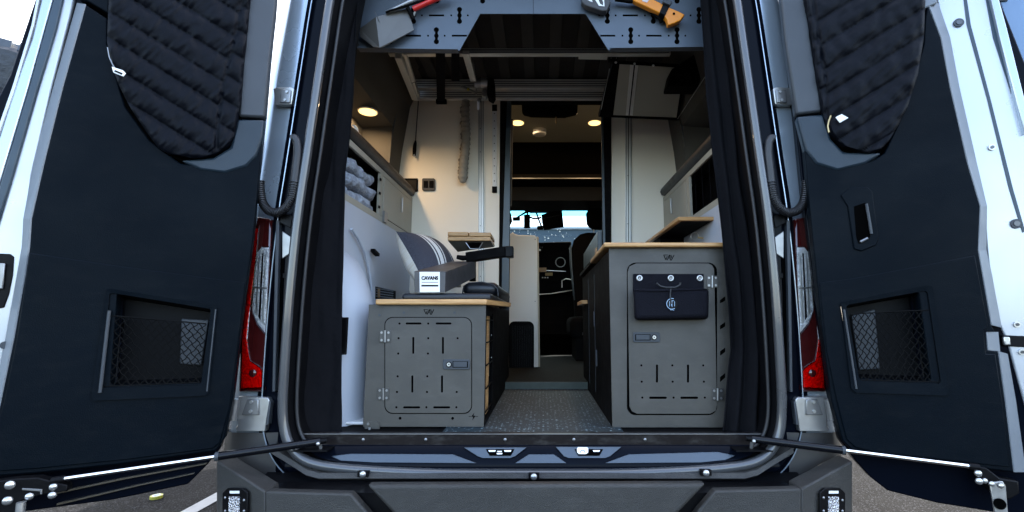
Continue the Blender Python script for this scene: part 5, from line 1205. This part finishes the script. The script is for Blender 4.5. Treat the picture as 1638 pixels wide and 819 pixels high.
# blankets: rolled and stacked, in the left bay
blm = mat('grey_plush', (.30, .33, .38), .95, 0, .75, 45, bump=1.0, bs=90, spec=.2)
labs = ['bottom grey plush blanket of the folded stack in the left cupboard bay', 'middle grey plush blanket of the folded stack in the left cupboard bay', 'top grey plush blanket of the folded stack in the left cupboard bay']
for i in range(3):
    z0 = zF0 + .045 + i * .068; g = []
    r1 = random.Random(i)
    for a_ in range(109):
        y = .34 + (yO1 - .03 - .34) * a_ / 108; row = []
        e_ = min(1, min(a_, 108 - a_) / 9 + .25)
        for k in range(20):
            th = 2 * math.pi * k / 20
            rz = .034 * e_ ** .5; rx = .075 * e_ ** .4
            dn = 1 + .07 * math.sin(y * 75 + 2.2 * mnoise.noise(Vector((y * 9, i * 3.1, th * .4))) + math.sin(th) * 1.2) + .16 * mnoise.noise(Vector((y * 14, math.cos(th) * 1.5 + i * 5, math.sin(th) * 1.5)))
            row.append(Vector((-.862 + .008 * math.sin(i * 2) + rx * math.copysign(abs(math.cos(th)) ** .7, math.cos(th)) * dn, y, z0 + rz * math.copysign(abs(math.sin(th)) ** .7, math.sin(th)) * dn + .006 * math.sin(y * 26 + i))))
        g.append(row)
    m = MB().rows(g, True); m.add(g[0], [tuple(range(20))]); m.add(g[-1], [tuple(range(20))])
    m.org = Vector((-.8, .6, z0)); o = m.build('folded_blanket', blm, None, smooth=80); tag(o, labs[i], 'blanket', 'folded grey blankets')
# white lamp-like thing on the ledge
kn = thing('small_jar', 'small pale round object standing on the black ledge beside the curtain', 'jar', UX(566, 210, -.84))
c = UX(566, 208, -.86); MB().dome(c - Vector((0, 0, .01)), .022, (0, 0, 1), .035, 14, 6).build('lid', whitem, kn, smooth=60); MB().tube([c - Vector((0, 0, .08)), c - Vector((0, 0, .008))], .016, 12).build('base', cabdk, kn, smooth=60)

# ------------------------------------------------------------------ HINGED OVERHEAD PANEL AT THE RIGHT
hp = thing('overhead_hatch', 'cream hinged overhead hatch with a silver rail hanging open at upper right', 'hatch', UY(1020, 150, .9))
ya, yb = .78, 1.08
def qd(pts4, t, name, m, parent, bevel=.002):
    A_, B_, D_ = UY(979, 101, ya), UY(1098, 108, ya), UY(957, 187, yb); n = (B_ - A_).cross(D_ - A_).normalized(); off_ = (ya - pts4[0][2])
    n = n if n.y > 0 else -n; P = [UP(px, py, A_ - n * off_, n) for px, py, y in pts4]
    if n.y < 0: n = -n
    return MB().prism(P, n * t).build(name, m, parent, bevel=bevel)
q0 = qd([(979, 101, ya), (1098, 108, ya), (1086, 193, yb), (957, 187, yb)], .03, 'frame', cabdk, hp)
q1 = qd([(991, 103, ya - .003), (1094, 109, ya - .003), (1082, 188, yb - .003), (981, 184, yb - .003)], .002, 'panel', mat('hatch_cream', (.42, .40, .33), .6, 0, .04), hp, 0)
qd([(1008, 104, ya - .007), (1021, 105, ya - .007), (1012, 185, yb - .007), (1001, 184.5, yb - .007)], .003, 'rail', alu, hp, .001)
qd([(1014, 104.5, ya - .009), (1016, 104.5, ya - .009), (1007, 184.8, yb - .009), (1005.5, 184.5, yb - .009)], .002, 'rail_groove', gap, hp, 0)
MB().tube([UY(979, 102, ya - .01), UY(968, 140, .93 - .01), UY(958, 185, yb - .01)], .004, 6).build('edge_piping', trimgr, hp)
MB().tube([UY(975, 110, ya - .012), UY(960, 182, yb - .012)], .002, 6).build('edge_piping', steel, hp)
for px, py in ((985, 100), (1015, 102), (1045, 105)): MB().dome(UY(px, py, ya - .01), .007, (0, -1, 0), .005, 8, 3).build('bolt', whitem, hp)
polyat([(973, 83), (989, 83), (989, 97), (973, 97)], ya - .02, .02, 'hinge_block', blackpl, hp)
polyat([(926, 80), (972, 81), (972, 91), (926, 90)], ya - .02, .03, 'rail', alu, hp)
for px, py in ((977.5, 88), (986, 88), (977.5, 93), (986, 93)): MB().disk(UY(px, py, ya - .021), .0025, (0, -1, 0), .002, 8).build('bolt', zinc, hp)
polyat([(1074, 110), (1120, 80), (1125, 112), (1118, 137), (1068, 137)], .70, .1, 'bracket_cover', cabdk, hp, .01)
MB().tube([UY(1131, 118, .5), UY(1084, 190, .98)], .0022, 6).build('stay_cable', steel, hp)

# ------------------------------------------------------------------ CAB PASSAGE
hw = thing('half_wall', 'cream half height wall with one rounded shoulder beyond the doorway', 'partition', (-.25, 1.85, FL))
YH = 1.85
pn = polyat([(740, 376), (817, 374), (820, 371), (823, 374), (829, 376), (856, 377), (859, 381), (861, 600), (740, 600)], YH, .025, 'panel', cream, hw, .003)
polyat([(859, 378), (861.5, 380), (864, 600), (861, 600)], YH + .004, .03, 'edge', mat('panel_edge', (.5, .42, .28), .6), hw)
for py in (383, 482): MB().disk(UY(856, py, YH - .001), .003, (0, -1, 0), .001, 8).build('screw', gap, hw)
ht = thing('heater_vent', 'black rounded ribbed vent panel at the foot of the cream half wall', 'vent', UY(834, 558, YH))
v_ = polyat(rr(814, 514, 854, 601, 9), YH - .04, .04, 'body', cabdk, ht, .006)
for k in range(9): polyat([(819 + k * 3.8, 521), (820.6 + k * 3.8, 521), (820.6 + k * 3.6, 595), (819 + k * 3.6, 595)], YH - .044, .004, 'rib', blackpl, ht, 0)
ga = thing('galley_unit', 'blue-grey galley cabinet running forward beyond the doorway on the right', 'cabinet', (.6, 2.0, FL))
MB().box((.375, YW + .03, FL + .04), (.80, 2.35, 1.28)).build('lower_body', cabdk, ga)
m = MB().box((.372, YW + .03, 1.29), (.80, 2.35, 1.70)).build('upper_body', tealm, ga, bevel=.003)
MB().box((.364, YW + .05, 1.50), (.371, 1.42, 1.60)).build('bamboo_handle', bamboo_e, ga)
MB().box((.366, 1.5, 1.33), (.371, 2.2, 1.335)).build('drawer_gap', gap, ga)
for i in range(5):
    for j in range(5): MB().disk((.3715, 1.45 + i * .03, 1.36 + j * .02), .004, (-1, 0, 0), .001, 6).build('vent_hole', steel if (i + j) % 2 else gap, ga)
MB().box((.35, 2.25, 1.03), (.37, 2.3, 1.05)).build('table_latch', trimgr, ga)
m = MB().bar(UY(934, 551, 2.2), UY(939, 551, 2.2), .012, .010).build('indicator_light', mat('indicator', (.9, .95, 1), .4, emit=((.8, .95, 1), 4)), ga)
# ------------------------------------------------------------------ LAMPS AND DETECTOR
def downlight(c, n, lab, r=.052):
    o = thing('ceiling_light', lab, 'ceiling light', c, 'round warm ceiling lights')
    n = Vector(n).normalized(); MB().disk(c, r, n, .006, 28).build('bezel', whitem, o); MB().disk(Vector(c) + n * .006, r * .88, n, .003, 28).build('diffuser', lampm, o)
    l = bpy.data.lights.new('downlight', 'AREA'); l.shape = 'DISK'; l.size = r * 1.6; l.energy = .6 if c[1] < 1 else .8; l.color = (1, .68, .38)
    lo_ = bpy.data.objects.new('downlight_glow', l); COL.objects.link(lo_); lo_.location = Vector(c) + n * .012; lo_.rotation_euler = n.to_track_quat('-Z', 'Y').to_euler() if False else (-n).to_track_quat('Z', 'Y').to_euler()
    return o
c = UZ(584, 176, 2.150); print('downlight1', c)
c = Vector((-.912, .85, 2.268))
downlight(c, (0, 0, -1), 'round warm light glowing above the padded ledge beside the left curtain')
for px, lab in ((828, 'round warm ceiling light left of the smoke detector beyond the doorway'), (951, 'round warm ceiling light right of the smoke detector beyond the doorway')):
    c = UZ(px, 195.5, 2.66); print('dl', c); downlight(c, (0, 0, -1), lab)
sm = thing('smoke_detector', 'round white smoke detector on the ceiling beyond the doorway', 'smoke detector', UZ(863, 210, 2.66))
c = UZ(863, 208, 2.66); MB().tube([c, c - Vector((0, 0, .018))], .055, 24).build('base', whitem, sm, smooth=40); MB().tube([c - Vector((0, 0, .018)), c - Vector((0, 0, .026))], .048, 24).build('grille', cabdk, sm, smooth=40); MB().tube([c - Vector((0, 0, .026)), c - Vector((0, 0, .040)), c - Vector((0, 0, .046))], [.055, .05, .03], 24).build('cover', whitem, sm, smooth=40)
sk = thing('skylight_shade', 'dark shade hanging below the roof hatch just past the doorway header', 'shade', UY(895, 175, 1.5))
MB().prism([UY(px, py, 1.45) for px, py in ((834, 150), (925, 150), (924, 181), (920, 183), (903, 187), (850, 186), (838, 183), (835, 180))], (0, .03, 0)).build('shade', cabdk, sk, bevel=.01)
MB().tube([UY(889.5, 187, 1.45), UY(889.5, 198, 1.45)], .004, 6).build('pull_cord', tarp, sk)

# ------------------------------------------------------------------ CURTAINS
def curtain(name, lab, inner, outer, s, folds, amp):
    zs = []
    g = []
    N = 90; M_ = 46
    for i in range(N + 1):
        py = -60 + (704 + 60) * i / N
        def itp(tbl):
            for k in range(len(tbl) - 1):
                if tbl[k][0] <= py <= tbl[k + 1][0]:
                    f = (py - tbl[k][0]) / (tbl[k + 1][0] - tbl[k][0]); return tbl[k][1] + (tbl[k + 1][1] - tbl[k][1]) * f
            return tbl[-1][1]
        xi, xo_ = itp(inner), itp(outer); row = []
        for j in range(M_ + 1):
            u = j / M_; ph = folds * 2 * math.pi * u + .5 * math.sin(i * .07) + 1.2 * mnoise.noise(Vector((u * 3, i * .05, 0)))
            a = amp * (.35 + .65 * min(1, i / N + .2)) * math.sin(ph) + .008 * mnoise.noise(Vector((u * 6, i * .11, s)))
            px = xi + (xo_ - xi) * u
            p = UY(px, py, .075); p.y = .075 + a - .05 * u; row.append(p)
        g.append(row)
    o = MB().rows(g).build(name, curt, None, smooth=80, solid=.003); tag(o, lab, 'curtain', 'blackout curtains at the rear opening'); return o
curtain('blackout_curtain', 'plain black blackout curtain drawn to the left side of the opening', [(-60, 574), (0, 572), (150, 565), (200, 560), (270, 553), (400, 550), (560, 547), (704, 547)], [(-60, 549), (0, 538), (150, 514), (300, 492), (450, 478), (600, 470), (704, 470)], -1, 1.1, .008)
curtain('blackout_curtain', 'folded black blackout curtain gathered at the right side of the opening', [(-60, 1118), (0, 1121), (150, 1131), (250, 1141), (350, 1152), (430, 1160), (560, 1168), (640, 1160), (704, 1152)], [(-60, 1148), (0, 1164), (150, 1189), (300, 1210), (450, 1226), (600, 1236), (704, 1242)], 1, 3.6, .014)

# ------------------------------------------------------------------ QUILTED WINDOW COVERS
def quilt_cover(D, s, Ltab, Rtab, lab, seam_x, slope, pitch, border):
    H, u, n = D; N, M_ = 150, 80; g = []
    pyr = (-60, Ltab[-1][0])
    def itp(tbl, y):
        if y <= tbl[0][0]: return tbl[0][1]
        for k in range(len(tbl) - 1):
            if tbl[k][0] <= y <= tbl[k + 1][0]:
                f = (y - tbl[k][0]) / (tbl[k + 1][0] - tbl[k][0]); return tbl[k][1] + (tbl[k + 1][1] - tbl[k][1]) * f
        return tbl[-1][1]
    for i in range(N + 1):
        py = pyr[0] + (pyr[1] - pyr[0]) * i / N
        a, b = itp(Ltab, py), itp(Rtab, py); row = []
        for j in range(M_ + 1):
            k = j / M_; px = a + (b - a) * k
            # diagonal seams
            bx_ = itp(border, py)
            inb = (px - bx_) * (1 if s < 0 else -1) > 0
            d = (py - slope * (px - 280)) / pitch + (.35 if inb else 0)
            f = abs(math.sin(math.pi * d)); hgt = .012 * (f ** .5)
            db = abs(px - bx_) / 5; hgt *= min(1, .2 + db * .8) if db < 1 else 1
            e = min(1, min(px - a, b - px) / 4 if b > a else 1); hgt *= .35 + .65 * max(0, min(1, e))
            eb = min(1, (pyr[1] - py) / 5); hgt *= .3 + .7 * eb
            hgt += .0045 * mnoise.noise(Vector((px * .06, py * .05, 3 + s))) + .003 * mnoise.noise(Vector(((px + py) * .13, (py - px) * .03, 1)))
            row.append(DP(D, px, py, .056 + hgt))
        g.append(row)
    m = MB().rows(g)
    # turned-back rim
    rim = [r[0] for r in g] + g[-1][1:] + [r[-1] for r in reversed(g)]
    m.rows([rim, [p - n * .02 for p in rim]])
    m.org = H + u * .3 + Vector((0, 0, .7))
    return m.build('quilted_window_cover', quilt, None, smooth=75)
qc = quilt_cover(DL, -1, [(-60, 180), (0, 174), (65, 171), (100, 177), (137, 190), (175, 210), (212, 235), (235, 252), (246, 270), (252, 300)], [(-60, 405), (0, 400), (80, 392), (160, 385), (200, 378), (219, 374), (235, 362), (246, 345), (252, 325)], 'a', 0, .62, 42, [(-60, 394), (0, 388), (60, 376), (130, 358), (200, 348), (252, 345)])
tag(qc, 'quilted black window cover with a pale zip tag on the left door', 'window cover', 'quilted window covers')
tg = MB().prism([DP(DL, px, py, .078) for px, py in ((179, 107), (197, 113), (202, 118), (198, 123), (182, 117))], DL[2] * .003).build('zip_tag', whitem, qc, bevel=.001)
text_mesh('VANKEY', .006, printm, 'print', tg, DP(DL, 191, 115, .0825), rot=(math.pi / 2, R(-22), R(25))) if False else None
MB().prism([DP(DL, px, py, .0815) for px, py in ((184, 112), (196, 117), (195, 119.5), (183, 114.5))], DL[2] * .0006).build('print', printm, tg)
MB().tube([DP(DL, px, py, .072) for px, py in ((172, 76), (175, 92), (180, 103), (183, 108))], .0018, 6).build('zip_cord', zinc, qc, smooth=60)
qc = quilt_cover(DR, 1, [(-60, 1280), (0, 1287), (60, 1298), (120, 1306), (180, 1316), (200, 1322), (220, 1335), (235, 1352), (244, 1385)], [(-60, 1476), (0, 1480), (60, 1478), (120, 1468), (170, 1452), (200, 1437), (225, 1422), (238, 1410), (244, 1395)], 'b', 0, -.62, 42, [(-60, 1292), (0, 1300), (60, 1310), (120, 1320), (180, 1322), (244, 1330)])
tag(qc, 'quilted black window cover with a brass tag at its lower corner on the right door', 'window cover', 'quilted window covers')
tg = MB().prism([DP(DR, px, py, .078) for px, py in ((1336, 188), (1346, 183), (1357, 189), (1343, 197))], DR[2] * .003).build('zip_tag', whitem, qc, bevel=.001)
MB().tube([DP(DR, px, py, .074) for px, py in ((1329, 185), (1326, 193), (1324, 202), (1326, 212))], .003, 6).build('zip_pull', tarp, qc, smooth=60)

# ------------------------------------------------------------------ SPARE WHEEL AND CARGO BOX ON THE OUTSIDE OF THE DOORS
sp_ = thing('spare_wheel', 'spare wheel with chunky all-terrain tread mounted outside the left door', 'spare wheel', (-1.8, .1, 1.6))
H, u, n = DL
ctr = DP(DL, -20, 300, -.30); ctr = UP(-12, 285, H - n * .26, n)
ax1 = Vector((u.x, u.y, 0)); ax2 = Vector((0, 0, 1)); Rw = .41
prof = [(.22, .10), (.30, .125), (.375, .13), (.402, .11), (.41, .05), (.412, 0), (.41, -.05), (.402, -.11), (.375, -.13), (.30, -.125), (.22, -.10)]
MB().rows([[ctr + (ax1 * math.cos(k * math.pi / 24) + ax2 * math.sin(k * math.pi / 24)) * r - n * a for k in range(48)] for r, a in prof], True).build('tyre', tyrem, sp_, smooth=40)
m = MB()
for k in range(48):
    th = (k + .5) * math.pi / 24
    for row, off, sh_ in ((0, -.105, 0), (1, -.052, .4), (2, 0, 0), (3, .052, .5), (4, .105, .1)):
        t2 = th + sh_ * math.pi / 24; er = ax1 * math.cos(t2) + ax2 * math.sin(t2); et = -ax1 * math.sin(t2) + ax2 * math.cos(t2)
        c = ctr + er * (Rw + (.006 if abs(off) < .1 else -.006)) + n * off; w, l_ = .021, .019
        jj = .006 if k % 2 else -.006
        P = [c + n * (w + jj) + et * l_, c - n * w + et * (l_ + jj), c - n * (w - jj) - et * l_, c + n * w - et * (l_ - jj)]
        m.add([p + er * .006 for p in P] + [p - er * .02 for p in P], [(0, 1, 2, 3), (0, 4, 5, 1), (1, 5, 6, 2), (2, 6, 7, 3), (3, 7, 4, 0)])
m.build('tread', mat('tread_block_rubber', (.05, .06, .075), .35, 0, .4, 15), sp_)
MB().disk(ctr + n * .06, .22, -n, .12, 32).build('rim', trimgr, sp_)
cb = thing('cargo_box', 'flat blue-grey metal cargo box fixed outside the right door at the frame edge', 'cargo box', (1.8, .1, 1.9))
q = [DP(DR, px, py, -.06) for px, py in ((1588, -80), (1598, 0), (1640, 165), (1800, 165), (1800, -80))]
MB().prism(q, DR[2] * -.22).build('box', alubox, cb, bevel=.006)
MB().prism([DP(DR, px, py, -.058) for px, py in ((1585, -80), (1589, -80), (1600, 0), (1641, 165), (1636, 165), (1596, 0))], DR[2] * -.20).build('box_seal', rubberk, cb)
MB().prism([DP(DR, px, py, -.055) for px, py in ((1598, -1), (1612, -1), (1612, 1), (1598, 1))], DR[2] * -.01).build('box_trim', rubberk, cb)
